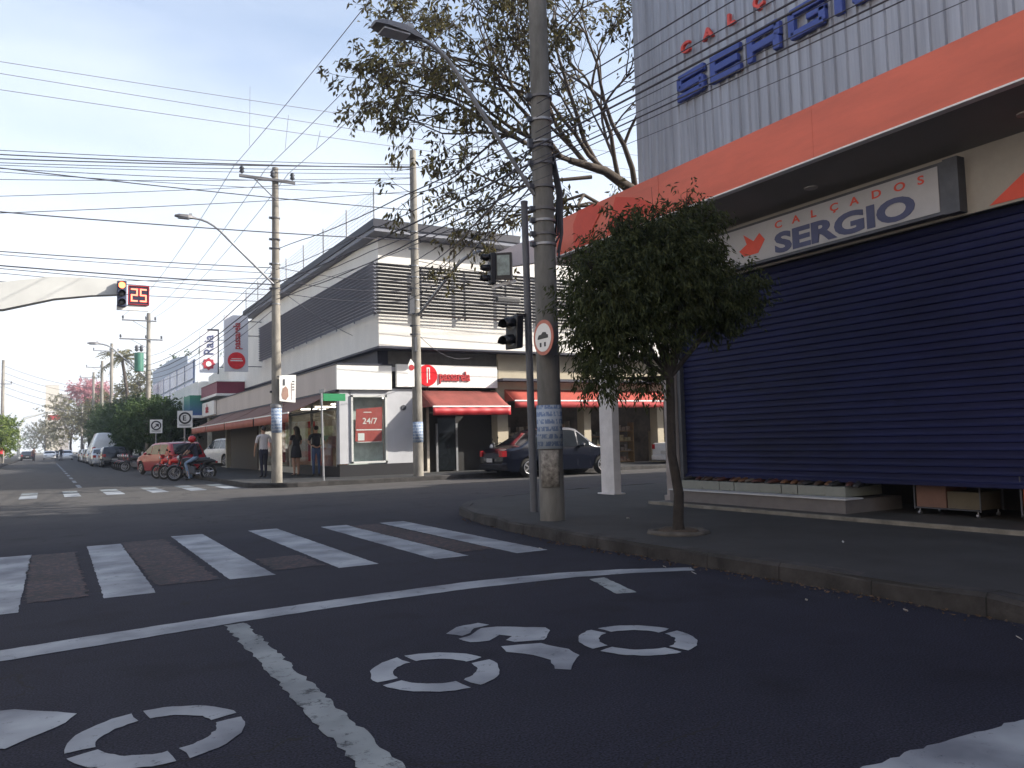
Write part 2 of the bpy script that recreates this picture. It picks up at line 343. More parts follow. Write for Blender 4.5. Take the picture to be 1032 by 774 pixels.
pavement('sidewalk', [(5.62, -45)] + [(5.62, 8.6), (5.75, 10.0), (6.0, 11.6)] + [(6.35, 12.8), (7.0, 13.8), (8.1, 14.55), (9.6, 15.1), (11.4, 15.4)] + [(60, 15.4)], [(60, -45)])
pavement('sidewalk', [(60, 25.05), (8.3, 25.05)] + corner(7.1, 26.6, 1.55, 270, 180, 8)[1:] + [(5.55, 400)], [(60, 400)])
pavement('sidewalk', [(-3.6, -45)] + corner(-5.6, 13.4, 2, 0, 90, 8) + [(-50, 15.4)], [(-50, -45)])
pavement('sidewalk', [(-50, 25.05)] + corner(-5.6, 27.05, 2, -90, 0, 8) + [(-3.6, 400)], [(-50, 400)])
# painted markings
def marking(name, poly, mt='paint', z=.004, ragged=0):
    pts = []
    for i in range(len(poly)):
        a, b = Vector(poly[i]), Vector(poly[(i + 1) % len(poly)]); L = (b - a).length; n = max(1, int(L / (.05 if ragged else .06)))
        if L < .09: n = 1
        for j in range(n):
            p = a.lerp(b, j / n); r_ = ragged or .0065
            pts.append((p.x + random.uniform(-r_, r_), p.y + random.uniform(-r_, r_)))
    m = MB(); k = len(pts); m.add([(x, y, z) for x, y in pts], [tuple(range(k))])
    me = m.build(name, mt)
    b = bmesh.new(); b.from_mesh(me.data); bmesh.ops.triangulate(b, faces=b.faces[:]); b.to_mesh(me.data); b.free()
    for p in me.data.polygons:
        if p.normal.z < 0: me.data.flip_normals(); break
    return struct(me)
bars = [(-.66, -.18, 7.75, 11.95), (.46, .88, 8.0, 12.45), (1.58, 2.02, 8.3, 12.92), (2.68, 3.12, 8.3, 12.88), (3.74, 4.16, 8.2, 12.6), (4.68, 5.10, 8.0, 12.5)]
for (a, b, c, d_) in bars: marking('crossing_stripe', [(a, c), (b, c), (b + .04, d_), (a + .04, d_)])
for (a, b, c, d_) in [(-.15, .35, 8.2, 11.9), (.92, 1.5, 8.4, 12.6), (4.18, 4.66, 8.5, 12.4), (2.1, 2.62, 8.6, 9.6)]: marking('worn_stripe', [(a, c), (b, c), (b, d_), (a, d_)], 'paint_faint', .004, .03)
for (a, b) in [(-.64, -.2), (.48, .9), (1.56, 2.05), (2.78, 3.24), (3.86, 4.34), (4.9, 5.35), (-1.75, -1.3), (-2.85, -2.4)]:
    marking('crossing_stripe', [(a, 26.3), (b, 26.3), (b, 28.3), (a, 28.3)], 'paint')
    marking('crossing_stripe', [(a, 28.7), (b, 28.7), (b, 30.1), (a, 30.1)], 'paint_worn')
for i in range(14): marking('lane_dash', [(1.0, 32.5 + i * 5.2), (1.14, 32.5 + i * 5.2), (1.14, 35.3 + i * 5.2), (1.0, 35.3 + i * 5.2)], 'paint')
# stop line (slightly bowed)
lo = [(-3.4, 5.55), (-.6, 5.98), (.5, 6.14), (1.25, 6.26), (2.3, 6.36), (3.3, 6.38), (4.3, 6.27), (4.9, 6.1), (5.4, 5.86)]
hi = [(5.5, 6.02), (4.9, 6.36), (4.3, 6.58), (3.4, 6.7), (2.3, 6.66), (1.25, 6.58), (.5, 6.48), (-.6, 6.3), (-3.4, 5.85)]
marking('stop_line', lo + hi, 'paint')
marking('worn_stripe', [(4.5, 6.1), (4.28, 5.35), (4.10, 5.4), (4.34, 6.1)], 'paint_worn')
marking('divider_line', [(1.145, 6.2), (1.29, 6.2), (1.27, 4.6), (1.255, 2.2), (1.09, 2.2), (1.12, 4.6)], 'paint_worn', .004, .016)
marking('corner_line', [(2.3, 1.98), (2.75, 2.08), (3.3, 2.07), (3.8, 2.02), (4.4, 1.95), (4.4, 1.60), (3.4, 1.60), (2.9, 1.6), (2.3, 1.55)], 'paint', .004, .012)
marking('corner_line', [(-.6, 1.5), (2.4, 1.5), (2.4, 1.62), (-.6, 1.62)], 'paint_worn')
def ring(cx, cy, rx, ry, wd, rot=0):
    for q in range(4):
        a0 = 90 * q + 5 + rot; a1 = 90 * (q + 1) - 5 + rot
        o_ = [(cx + rx * math.cos(R(a0 + (a1 - a0) * i / 12)), cy + ry * math.sin(R(a0 + (a1 - a0) * i / 12))) for i in range(13)]
        i_ = [(cx + (rx - wd) * math.cos(R(a1 - (a1 - a0) * i / 12)), cy + (ry - wd * 1.15) * math.sin(R(a1 - (a1 - a0) * i / 12))) for i in range(13)]
        marking('bicycle_symbol', o_ + i_)
ring(1.93, 4.25, .36, .395, .125, 8); ring(3.29, 4.13, .365, .395, .125, 8); ring(.46, 4.07, .375, .395, .125, 8)
marking('bicycle_symbol', [(2.36, 5.0), (2.5, 5.14), (2.68, 5.16), (2.72, 5.06), (2.58, 5.03), (2.50, 4.93), (2.42, 4.88)])
marking('bicycle_symbol', [(2.36, 4.83), (2.46, 4.86), (2.62, 5.0), (2.74, 4.98), (2.99, 4.76), (2.98, 4.66), (2.80, 4.47), (2.62, 4.54), (2.60, 4.62), (2.68, 4.68), (2.64, 4.76), (2.5, 4.66), (2.38, 4.70)])
marking('bicycle_symbol', [(2.5, 4.50), (2.74, 4.42), (2.80, 4.2), (2.78, 4.04), (2.56, 3.82), (2.5, 3.88), (2.58, 4.05), (2.56, 4.2), (2.46, 4.36)])
marking('bicycle_symbol', [(-.95, 4.83), (-.85, 4.86), (-.55, 5.0), (-.43, 4.95), (-.12, 4.88), (.15, 4.62), (.10, 4.50), (-.14, 4.26), (-.45, 4.5), (-.7, 4.66), (-.9, 4.7)])
# ------------------------------------------------------------------ shoe shop on the near corner
WX = 9.6; WY = 11.5; BX = 8.5
shop = thing('shop_building', 'closed shoe shop with blue roller shutter, orange-red canopy and ribbed grey metal upper wall', 'shop', (14, 4, .146))
clad = MB()
y = WY; H0, H1 = 4.7, 11.6
prof = [(0, 0)]
yy = 0
def ribs(n, pitch=.2, dep=.035):
    out = []
    for i in range(n): b0 = i * pitch; out += [(b0, 0), (b0 + pitch * .62, 0), (b0 + pitch * .70, -dep), (b0 + pitch * .92, -dep)]
    return out + [(n * pitch, 0)]
pr = ribs(150)
vs = [];
for (a, dpt) in pr: vs += [(WX + dpt, WY - a, H0), (WX + dpt, WY - a, H1)]
clad.add(vs, [(i * 2, i * 2 + 1, i * 2 + 3, i * 2 + 2) for i in range(len(pr) - 1)])
pr2 = ribs(17); vs = []
for (a, dpt) in pr2: vs += [(WX + a, WY - dpt, H0), (WX + a, WY - dpt, H1)]
clad.add(vs, [(i * 2, i * 2 + 1, i * 2 + 3, i * 2 + 2) for i in range(len(pr2) - 1)])
M['clad'] = mat('ribbed_blue_grey_metal', (.33, .35, .40), .5, .35, var=.2, scale=1.2, stretch=(1, 6, .25), detail=9)
clad.build('metal_cladding', 'clad', shop)
b = MB(); b.box(WX + .08, 13.0, -30, WY - .06, 4.72, 11.5); b.box(13.0, 17.0, -30, WY - .06, 4.72, 7.2); b.box(17.0, 19, -30, WY - .06, 4.72, 10.4); b.box(19, 20.6, -30, WY - .06, 4.72, 7.2); b.box(20.6, 27, -30, WY - .06, 4.72, 10.8); b.box(27, 28, -30, WY - .06, 4.72, 8.2); b.box(28, 40, -30, WY - .06, 4.72, 11.8); b.box(WX + 1.6, 40, -30, WY - .15, .15, 4.7); b.box(WX, WX + 1.6, 10.75, WY - .05, 3.8, 4.7); b.box(WX + .02, WX + 1.65, -30, 10.75, 3.87, 4.7); b.build('wall', 'dark_int', shop)  # unseen rear blocks, heights stepped to let sun streaks onto the road
b = MB(); b.box(WX + .1, 13.05, -30.2, WY + .0, 11.5, 11.62); b.build('roof', 'clad', shop)
M['orange'] = mat('orange_red_fascia', (.64, .135, .075), .45, var=.16, scale=.9, stretch=(1, .5, 2.5), detail=9)
M['orange2'] = mat('deep_orange_print', (.62, .06, .025), .5, var=.05)
M['soffit'] = mat('grey_soffit', (.17, .165, .165), .7, var=.1, scale=1)
fy = 12.7
while fy > -28:
    b = MB(); b.box(BX + random.uniform(0, .006), BX + .1, fy - 3.0, fy - .006, 4.82, 5.51); b.build('canopy_fascia', 'orange', shop); fy -= 3.0
b = MB(); b.box(BX + .1, 30, 12.6, 12.69, 4.84, 5.51); b.build('canopy_fascia', 'orange', shop)
b = MB(); b.box(BX - .015, BX + .1, -30, 12.715, 4.797, 4.818); b.box(BX + .1, 30, 12.6, 12.715, 4.797, 4.818); b.build('canopy_trim', 'sign_white', shop)
b = MB(); b.prism([(BX + .1, 4.80), (BX + .1, 4.835), (WX + .02, 4.78), (WX + .02, 4.64)], 42.6, (0, 12.6, 0), (1, 0, 0), (0, 0, 1)); b.box(WX + .02, 30, WY - .05, 12.6, 4.70, 4.78); b.build('canopy_soffit', 'soffit', shop)
b = MB()
for yy in [7.2, 4.4]: b.tube([(9.05, yy, 4.655), (9.05, yy, 4.64)], .09, 16)
b.build('soffit_lamp', mat('unlit_lamp_disc', (.3, .29, .28), .5), shop)
b = MB(); b.prism([(0, 0), (.62, 0), (.62, .25), (.95, .55), (.62, .67), (.18, .67), (0, .45)], .006, (BX - .008, 12.1, 4.84), (0, -1, 0), (0, 0, 1))
b.prism([(0, 0), (.5, .16), (1.0, .12), (1.5, .0), (1.1, .3), (.8, .45), (.3, .6)], .006, (BX - .008, 11.1, 4.86), (0, -1, 0), (0, 0, 1))
b.build('fascia_print', 'orange2', shop)
# fascia wall above shutter, right of the light box
M['shop_cream'] = mat('shop_cream_board', (.30, .28, .25), .7, var=.06)
b = MB(); b.box(WX - .03, WX + .02, -30, 11.4, 3.87, 4.66); b.build('header_board', 'shop_cream', shop)
b = MB(); b.prism([(0, 0), (.9, .62), (3.4, .62), (3.4, 0)], .006, (WX - .032, 5.12, 3.9), (0, -1, 0), (0, 0, 1)); b.build('header_print', 'orange2', shop)
# shutter
sh = MB(); pitch_ = .098; z0 = .63; k = 0; prof = []
while z0 + k * pitch_ < 3.80:
    zb = z0 + k * pitch_; prof += [(0, zb), (-.016, zb + .001), (-.018, zb + .004), (-.003, zb + .020), (.004, zb + .045), (.003, zb + .095)]; k += 1
prof.append((0, 3.9)); ys = [10.62, 6.95, 3.2, -.5, -6, -12]
vs = []
for (dx, z) in prof:
    for yy in ys: vs.append((WX + .12 + dx, yy, z))
n_ = len(ys)
sh.add(vs, [(i * n_ + j, i * n_ + j + 1, (i + 1) * n_ + j + 1, (i + 1) * n_ + j) for i in range(len(prof) - 1) for j in range(n_ - 1)], 0, False)
sh.box(WX + .07, WX + .13, -12, 10.62, .585, .632)
M['shutter'] = mat('navy_painted_shutter', (.006, .0085, .046), .6, 0, spec=.25, var=.35, scale=1.1, stretch=(1, .5, 1.6), bump=.25, bscale=3, detail=9)
so = sh.build('roller_shutter', 'shutter', shop)
for ga in (10.62, -6.1):
    b = MB(); b.box(WX + .03, WX + .15, ga, ga + .08, .17, 3.86); b.build('shutter_guide', 'darksteel', shop)
M['pillar'] = mat('pinkish_grey_pillar', (.30, .27, .26), .85, var=.2, scale=2.5, bump=.3)
b = MB(); b.bevbox(WX - .02, WX + .3, 10.74, 11.02, .14, 4.66, .012); b.box(WX - .05, WX + .33, 10.71, 11.05, .146, .25); b.build('pillar', 'pillar', shop)
b = MB(); b.box(WX + 1.7, 30, WY - .1, WY - .02, .15, 4.66); b.build('side_wall', 'grey_wall', shop)
# threshold step
M['tile'] = mat('dark_tile', (.045, .043, .04), .6, var=.25, scale=3, detail=8)
b = MB(); b.box(9.0, WX + 1.6, -30, 10.7, .15, .19); b.build('threshold_floor', 'tile', shop)
b = MB(); b.box(8.92, 9.0, -30, 10.75, .14, .196); b.build('threshold_nosing', mat('worn_stone_edge', (.17, .16, .14), .9, var=.35, scale=4, bump=.4), shop)
# display plinth with low drawers
M['plinth'] = mat('mauve_grey_plinth', (.13, .12, .12), .7, var=.1)
dc = thing('display_counter', 'low pale display counter full of shoes under the left end of the blue shutter', 'counter', (9.6, 8.8, .19))
b = MB(); b.box(9.28, 10.5, 7.1, 10.6, .19, .37); b.build('plinth', 'plinth', dc)
b = MB(); b.box(9.25, 9.62, 7.07, 10.6, .372, .392); b.build('ledge', mat('dull_white_ledge', (.42, .43, .45), .5), dc)
M['drawer'] = mat('pale_greenish_drawer', (.19, .20, .18), .5, var=.08)
yy = 10.55
for wd_ in (.9, .32, .95, .3, .82):
    b = MB(); b.bevbox(9.5, 10.3, yy - wd_, yy - .015, .394, .53, .008); b.box(9.485, 9.5, yy - wd_ / 2 - .08, yy - wd_ / 2 + .08, .40, .425); b.build('drawer', 'drawer', dc); yy -= wd_
shoe_cols = [(.05, .03, .02), (.12, .06, .03), (.02, .02, .022), (.10, .08, .065), (.06, .02, .015)]
def shoe(p, c, rz, sc=1):
    b = MB()
    st = [(0, .04, .085), (.06, .042, .08), (.12, .04, .06), (.19, .045, .045), (.25, .035, .03), (.275, .012, .015)]
    vs = []
    for (x_, w_, h_) in st:
        for (q, r_) in ((-1, 0), (-1, .6), (-.6, 1), (.6, 1), (1, .6), (1, 0)): vs.append((x_ * sc, q * w_ * sc, .012 + r_ * h_ * sc))
    b.add(vs, [(i * 6 + j, i * 6 + (j + 1) % 6, (i + 1) * 6 + (j + 1) % 6, (i + 1) * 6 + j) for i in range(5) for j in range(6)] + [(0, 1, 2, 3, 4, 5), tuple(range(35, 29, -1))], 0, True)
    b.box(-.005, .27 * sc, -.04 * sc, .04 * sc, 0, .014, 1)
    o = b.build('shoe', [M['shoe%d' % c], M['black']]); o.location = p; o.rotation_euler = (0, 0, rz)
    return tag(o, 'small dark shoe in the row lying on the counter drawers below the shutter', 'shoe', 'shoes on the display counter')
for i, c in enumerate(shoe_cols): M['shoe%d' % i] = mat('shoe_leather_%s' % 'abcde'[i], c, .5)
for i in range(22): shoe((9.80 + random.uniform(-.03, .03), 10.45 - i * .155, .531), random.randrange(5), PI + random.uniform(-.4, .4))
# trolleys inside
def trolley(x, y, w, label, c1, c2):
    t = thing('wheeled_bin', label, 'bin', (x, y, .19))
    b = MB()
    for sx in (-.25, .25):
        for sy in (-w / 2, w / 2): b.tube([(x + sx, y + sy, .26), (x + sx, y + sy, .75)], .012, 6)
    b.tube([(x - .25, y - w / 2, .28), (x - .25, y + w / 2, .28)], .012, 6); b.tube([(x - .25, y - w / 2, .74), (x - .25, y + w / 2, .74)], .012, 6); b.build('frame', 'darksteel', t)
    b = MB(); b.box(x - .235, x + .235, y + .01, y + w / 2 - .02, .285, .58); b.build('box', c1, t)
    b = MB(); b.box(x - .235, x + .235, y - w / 2 + .02, y - .01, .285, .5); b.build('box', c2, t)
    for sx in (-.22, .22):
        for sy in (-w / 2 + .05, w / 2 - .05):
            b = MB(); b.tube([(x + sx, y + sy - .015, .215), (x + sx, y + sy + .015, .215)], .025, 12); b.tube([(x + sx, y + sy, .23), (x + sx, y + sy, .27)], .01, 6); b.build('caster', 'rim', t)
trolley(10.15, 6.08, .86, 'dim wheeled bin with brown cardboard boxes beneath the middle of the blue shutter', mat('brown_card', (.16, .09, .07), .8), mat('dull_card', (.10, .085, .06), .8))
trolley(9.98, 4.78, .6, 'wheeled bin with orange and green packs at the right edge under the shutter', mat('orange_pack', (.5, .09, .03), .6), mat('green_pack', (.2, .3, .1), .6))
# lettering on the metal wall
M['blue_letter'] = mat('blue_letter', (.045, .075, .30), .45, var=.1)
M['red_letter'] = mat('red_letter', (.62, .07, .05), .45, var=.1)
sg = thing('wall_lettering', 'large raised blue word with small red word above on the ribbed metal wall', 'sign', (WX, 8.5, 7.1))
def block_letters(word, o, hgt, wid, gap, th, depth, mt, parent):
    """squared wide block letters built of strokes with rounded outer corners"""
    def stroke(mb, x0, x1, z0, z1): mb.bevbox(-depth, 0, -(x1), -(x0), z0, z1, .012)
    x = 0
    for ch in word:
        mb = MB(); W_, H_ = wid, hgt; t = th
        def seg(x0, x1, z0, z1): mb.bevbox(o[0] - depth, o[0], o[1] - (x + x1), o[1] - (x + x0), o[2] + z0, o[2] + z1, min(.02, t * .2))
        if ch == 'S':
            seg(t * .3, W_, H_ - t, H_); seg(0, t, H_ / 2 - t * .2, H_ - t * .35); seg(t * .35, W_ - t * .35, H_ / 2 - t / 2, H_ / 2 + t / 2); seg(W_ - t, W_, t * .35, H_ / 2 + t * .2); seg(0, W_ - t * .3, 0, t)
        elif ch == 'E': seg(0, t, 0, H_); seg(t * .8, W_, H_ - t, H_); seg(t * .8, W_ * .93, H_ / 2 - t / 2, H_ / 2 + t / 2); seg(t * .8, W_, 0, t)
        elif ch == 'R': seg(0, t, 0, H_); seg(t * .8, W_ - t * .3, H_ - t, H_); seg(W_ - t, W_, H_ / 2 - t * .2, H_ - t * .35); seg(t * .8, W_ - t * .3, H_ / 2 - t * .7, H_ / 2 + t * .3); seg(W_ - t * 1.2, W_ - t * .1, 0, H_ / 2 - t * .3)
        elif ch == 'G': seg(t * .3, W_, H_ - t, H_); seg(0, t, t * .35, H_ - t * .35); seg(t * .3, W_ - t * .3, 0, t); seg(W_ - t, W_, t * .35, H_ / 2 + t * .3); seg(W_ * .5, W_, H_ / 2 - t * .4, H_ / 2 + t * .5)
        elif ch == 'I': seg(0, t * 1.1, 0, H_)
        elif ch == 'O': seg(t * .3, W_ - t * .3, H_ - t, H_); seg(0, t, t * .35, H_ - t * .35); seg(t * .3, W_ - t * .3, 0, t); seg(W_ - t, W_, t * .35, H_ - t * .35)
        mb.build('letter', mt, parent); x += (t * 1.1 if ch == 'I' else W_) + gap
block_letters('SERGIO', (WX - .03, 10.24, 7.11), .46, .66, .15, .12, .09, 'blue_letter', sg)
for i, ch in enumerate('CALÇADOS'): text('letter', ch, .26, .06, 'W', (WX - .075, 10.12 - i * .55, 7.93), 'red_letter', sg, 1.25, .008)
# light box
lb = thing('light_box_sign', 'long white shop light box with orange and navy lettering above the shutter', 'sign', (WX - .15, 7.4, 3.88))
b = MB(); b.box(WX - .19, WX - .031, 5.56, 9.9, 3.9, 4.55); b.build('case', 'darksteel', lb)
b = MB(); b.box(WX - .2, WX - .192, 5.62, 9.86, 3.94, 4.51); b.build('face', mat('sign_board_grey_white', (.38, .38, .40), .5, var=.04), lb)
b = MB(); b.box(WX - .19, WX - .031, 5.38, 5.56, 3.89, 4.57); b.build('end_post', 'darksteel', lb)
M['navy_letter'] = mat('navy_letter', (.05, .06, .14), .5)
for i, ch in enumerate('CALÇADOS'): text('lettering', ch, .15, .004, 'W', (WX - .203, 8.16 - i * .325, 4.35), 'orange2', lb, 1.35, .003)
text('lettering', 'SERGIO', .40, .004, 'W', (WX - .205, 8.17, 3.985), 'navy_letter', lb, 1.66, .017)
b = MB(); b.prism([(0, .1), (.1, 0), (.38, 0), (.52, .18), (.42, .3), (.3, .2), (.1, .34), (.16, .18)], .006, (WX - .2, 8.88, 4.06), (0, -1, 0), (0, 0, 1)); b.build('emblem', 'orange2', lb)

# ------------------------------------------------------------------ corner store across the side street
FX, FY = 9.0, 27.6      # ground-floor face and side wall
UX, UY = 10.3, 27.0     # upper storey
st = thing('corner_store', 'two-storey white corner store with grey louvres, beige fascia band and red awnings', 'store', (16, 36, .146))
b = MB(); b.box(UX, 40, UY, 47, 4.8, 8.75); b.build('upper_wall', 'white_wall', st)
b = MB(); b.box(UX - .012, UX, UY, 44.2, 4.8, 5.85); b.build('upper_band', 'white_wall', st)
b = MB(); b.box(UX - .03, 40, UY - .03, 62, 4.72, 4.797); b.build('soffit_edge', 'navy', st)
b = MB(); b.box(UX + .25, 40, FY + .25, 62, 4.1, 4.72); b.build('recess_wall', 'navy', st)
b = MB(); b.box(FX, 16, FY, 62, 3.95, 4.1); b.build('ground_roof', 'grey_wall', st)
b = MB(); b.box(10.95, 40, FY + .18, FY + .24, 4.1, 4.715); b.build('canopy_underside', mat('grey_canopy_board', (.14, .135, .13), .8, var=.2), st)
# roof slab with dark edge and rear part
b = MB(); b.prism([(9.88, 26.3), (15.9, 26.3), (15.9, 48), (9.88, 48)], .28, (0, 0, 8.95)); b.build('roof', mat('blue_grey_roof_edge', (.012, .015, .032), .6), st)
b = MB(); b.box(9.93, 15.85, 26.35, 47.9, 8.80, 8.948); b.box(UX + .02, 16, UY + .02, 47, 8.7, 8.81); b.build('roof_soffit', mat('grey_blue_soffit', (.22, .23, .27), .8), st)
# curved rear end + lower rear wall
pts = [(47, 4.8), (47, 8.75), (49.5, 8.6), (52, 8.1), (54.5, 7.3), (58, 6.7), (62, 6.5), (62, 4.8)]
b = MB(); b.prism([(p[0], p[1]) for p in pts], 4, (UX + .004, 0, 0), (0, 1, 0), (0, 0, 1)); b.build('rear_wall', 'white_wall', st)
# louvre screens
lv = MB(); 
for k_ in range(15):
    z = 5.95 + k_ * .125; lv.obox((UX - .3, (UY + 44.2) / 2 - .15, z), (.05, 0, -.030), (0, (44.2 - UY + .6) / 2, 0), (.006, 0, .008))
for i in range(9): lv.box(UX - .25, UX - .21, UY - .2 + i * 2.15, UY - .15 + i * 2.15, 5.85, 7.72)
for i in range(9): lv.box(UX - .22, UX, UY - .2 + i * 2.15, UY - .15 + i * 2.15, 6.0, 6.06); lv.box(UX - .22, UX, UY - .2 + i * 2.15, UY - .15 + i * 2.15, 7.5, 7.56)
lv.build('street_louvre', mat('blue_grey_louvre', (.22, .23, .28), .55, .1), st)
lv = MB()
for k_ in range(15):
    z = 5.95 + k_ * .125; lv.obox(((UX - .3 + 24) / 2, UY - .3, z), ((24 - UX + .3) / 2, 0, 0), (0, .05, -.035), (0, .006, .008))
for i in range(8): lv.box(UX - .27 + i * 1.8, UX - .21 + i * 1.8, UY - .25, UY - .19, 5.85, 7.75); lv.box(UX - .25 + i * 1.8, UX - .2 + i * 1.8, UY - .2, UY, 6.0, 6.06)
lv.build('side_louvre', 'louver', st)
# ground storey fascia
b = MB(); b.box(FX - .12, FX, FY - .0, 62, 3.25, 4.14); b.build('street_fascia', 'beige_panel', st)
b = MB(); b.box(FX - .12, 10.95, FY - .12, FY - .001, 3.25, 4.14); b.build('side_fascia', 'sign_white', st)
b = MB(); b.box(FX - .15, 10.98, FY - .15, FY - .12, 4.14, 4.19); b.box(FX - .15, FX - .12, FY - .15, 62, 4.14, 4.19); b.box(FX - .13, FX, FY, 62, 3.18, 3.25); b.build('fascia_trim', 'navy', st)
# ground storey side wall
b = MB(); b.box(FX, FX + .3, FY, FY + .3, .6, 3.25); b.box(9.38, 10.82, FY + .02, FY + .2, 3.05, 3.9); b.box(10.78, 12.15, FY + .01, FY + .3, .55, 3.3); b.box(9.2, 9.42, FY + .02, FY + .3, .6, 3.25); b.build('side_wall', 'grey_wall', st)
b = MB(); b.box(FX - .02, 12.15, FY - .03, FY + .3, .14, .56); b.box(FX - .02, FX + .2, FY + .3, 33, .14, .5); b.build('skirting', mat('black_skirting', (.008, .008, .012), .7), st)
b = MB(); b.tube([(11.45, FY - .02, 2.6), (11.45, FY + .01, 2.6)], .1, 16); b.build('round_vent', 'darksteel', st)
# display window in the side wall
wnd = MB(); fx0, fx1, fz0, fz1 = 9.42, 10.78, .60, 3.05
for (a, b_, c, d_) in [(fx0, fx0 + .07, fz0, fz1), (fx1 - .07, fx1, fz0, fz1), (fx0, fx1, fz0, fz0 + .07), (fx0, fx1, fz1 - .07, fz1)]: wnd.box(a, b_, FY - .04, FY + .06, c, d_)
wf = wnd.build('window_frame', 'mast', st)
b = MB(); b.box(fx0 + .07, fx1 - .07, FY, FY + .012, fz0 + .07, fz1 - .07); b.build('window_pane', 'glass', wf)
b = MB(); b.box(fx0, fx1, FY + .42, FY + .45, fz0, fz1); b.box(fx0, fx1, FY + .3, FY + .42, fz0 - .05, fz0); b.build('display_back', mat('pale_teal_board', (.60, .66, .62), .8, var=.3, scale=2), st)
ps = thing('window_poster', 'red sale poster with white writing inside the corner display window', 'poster', (10.1, FY + .1, 1.5))
b = MB(); b.prism([(0, .06), (1.0, 0), (1.04, 1.3), (.04, 1.22)], .01, (9.58, FY + .03, 1.33), (1, 0, 0), (0, 0, 1)); b.build('sheet', mat('poster_red', (.40, .07, .06), .6), ps)
text('lettering', '24/7', .30, .002, 'S', (9.85, FY + .0165, 2.02), 'sign_white', ps, 1.05, .003)
b = MB(); b.box(9.62, 10.6, FY + .0155, FY + .0175, 1.78, 1.82); b.box(9.9, 10.2, FY + .0155, FY + .0175, 2.42, 2.45); b.box(9.68, 9.92, FY + .0155, FY + .0175, 1.42, 1.68); b.box(9.66, 10.58, FY + .0155, FY + .0175, 1.345, 1.37); b.build('print', 'sign_white', ps)
# entrance recess
b = MB(); b.box(12.15, 15.9, FY + .7, FY + .8, .15, 3.9); b.box(12.15, 12.2, FY, FY + .7, .15, 3.9); b.box(10.84, 15.5, FY + .1, FY + .2, 3.3, 4.1); b.build('entrance_recess', mat('black_recess', (.016, .015, .015), .8), st)
for (a, b_) in ((13.0, 13.08), (13.85, 13.93)):
    q = MB(); q.box(a, b_, FY + .55, FY + .62, .15, 2.0); q.build('door_post', 'steel', st)
b = MB(); b.box(13.08, 13.85, FY + .58, FY + .60, .2, 2.3); b.build('glass_door', 'car_glass', st)
# pillar + neighbouring bays under the same upper floor
b = MB(); b.box(15.42, 15.9, FY + .0, FY + .5, .15, 3.95); b.box(15.5, 40, FY - .02, FY + .1, 3.3, 4.72); b.build('cream_pillar', 'cream_wall', st)
for xx in (19.6, 23.6, 27.6):
    b = MB(); b.box(xx, xx + .35, FY + .0, FY + .5, .15, 3.3); b.build('cream_pillar', 'cream_wall', st)
b = MB(); b.box(15.4, 30, FY - .55, FY + .0, 3.62, 3.72); b.build('side_canopy', 'navy', st)
b = MB(); b.box(15.9, 30, FY + 1.6, FY + 1.7, .15, 3.3); b.build('bay_back', mat('brown_shop_back', (.09, .07, .055), .8, var=.6, scale=1.6), st)
for i, (xx, ww, hh, c) in enumerate([(16.3, 1.1, 1.7, (.25, .2, .15)), (17.8, .9, 1.3, (.12, .03, .03)), (19.0, .5, 1.9, (.3, .28, .24)), (20.3, 1.3, 1.5, (.2, .1, .04)), (21.8, 1.2, 1.8, (.26, .16, .06)), (24.2, 1.2, 1.4, (.3, .25, .18))]):
    t = thing('display_shelf', ['pale goods shelf in the cream bay behind the dark sedan rear', 'low dark red goods shelf behind the dark sedan roof', 'tall narrow pale shelf beside the cream pillar', 'brown wooden goods shelf in the second cream bay', 'tall amber wooden shelf behind the white column', 'pale goods shelf in the far cream bay by the truck'][i], 'shelf', (xx, FY + 1.2, .15), 0, 'shelves in the cream shop bays')
    b = MB(); b.box(xx, xx + .04, FY + 1, FY + 1.4, .15, hh + .15); b.box(xx + ww, xx + ww + .04, FY + 1, FY + 1.4, .15, hh + .15)
    for q in range(4): b.box(xx, xx + ww, FY + 1, FY + 1.4, .2 + q * hh / 4, .23 + q * hh / 4)
    b.build('rack', mat('shelf_wood', c, .7), t)
    for q in range(4):
        gds = MB(); x_ = xx + .08
        while x_ < xx + ww - .2: w_ = random.uniform(.1, .22); gds.box(x_, x_ + w_, FY + 1.02, FY + 1.3, .235 + q * hh / 4, .235 + q * hh / 4 + random.uniform(.1, .8) * hh / 4); x_ += w_ + .04
        gds.build('goods', mat('goods', (lambda q: [q, q * random.uniform(.6, 1), q * random.uniform(.3, .9)])(random.uniform(.04, .35)), .6, var=.4, scale=9), t)
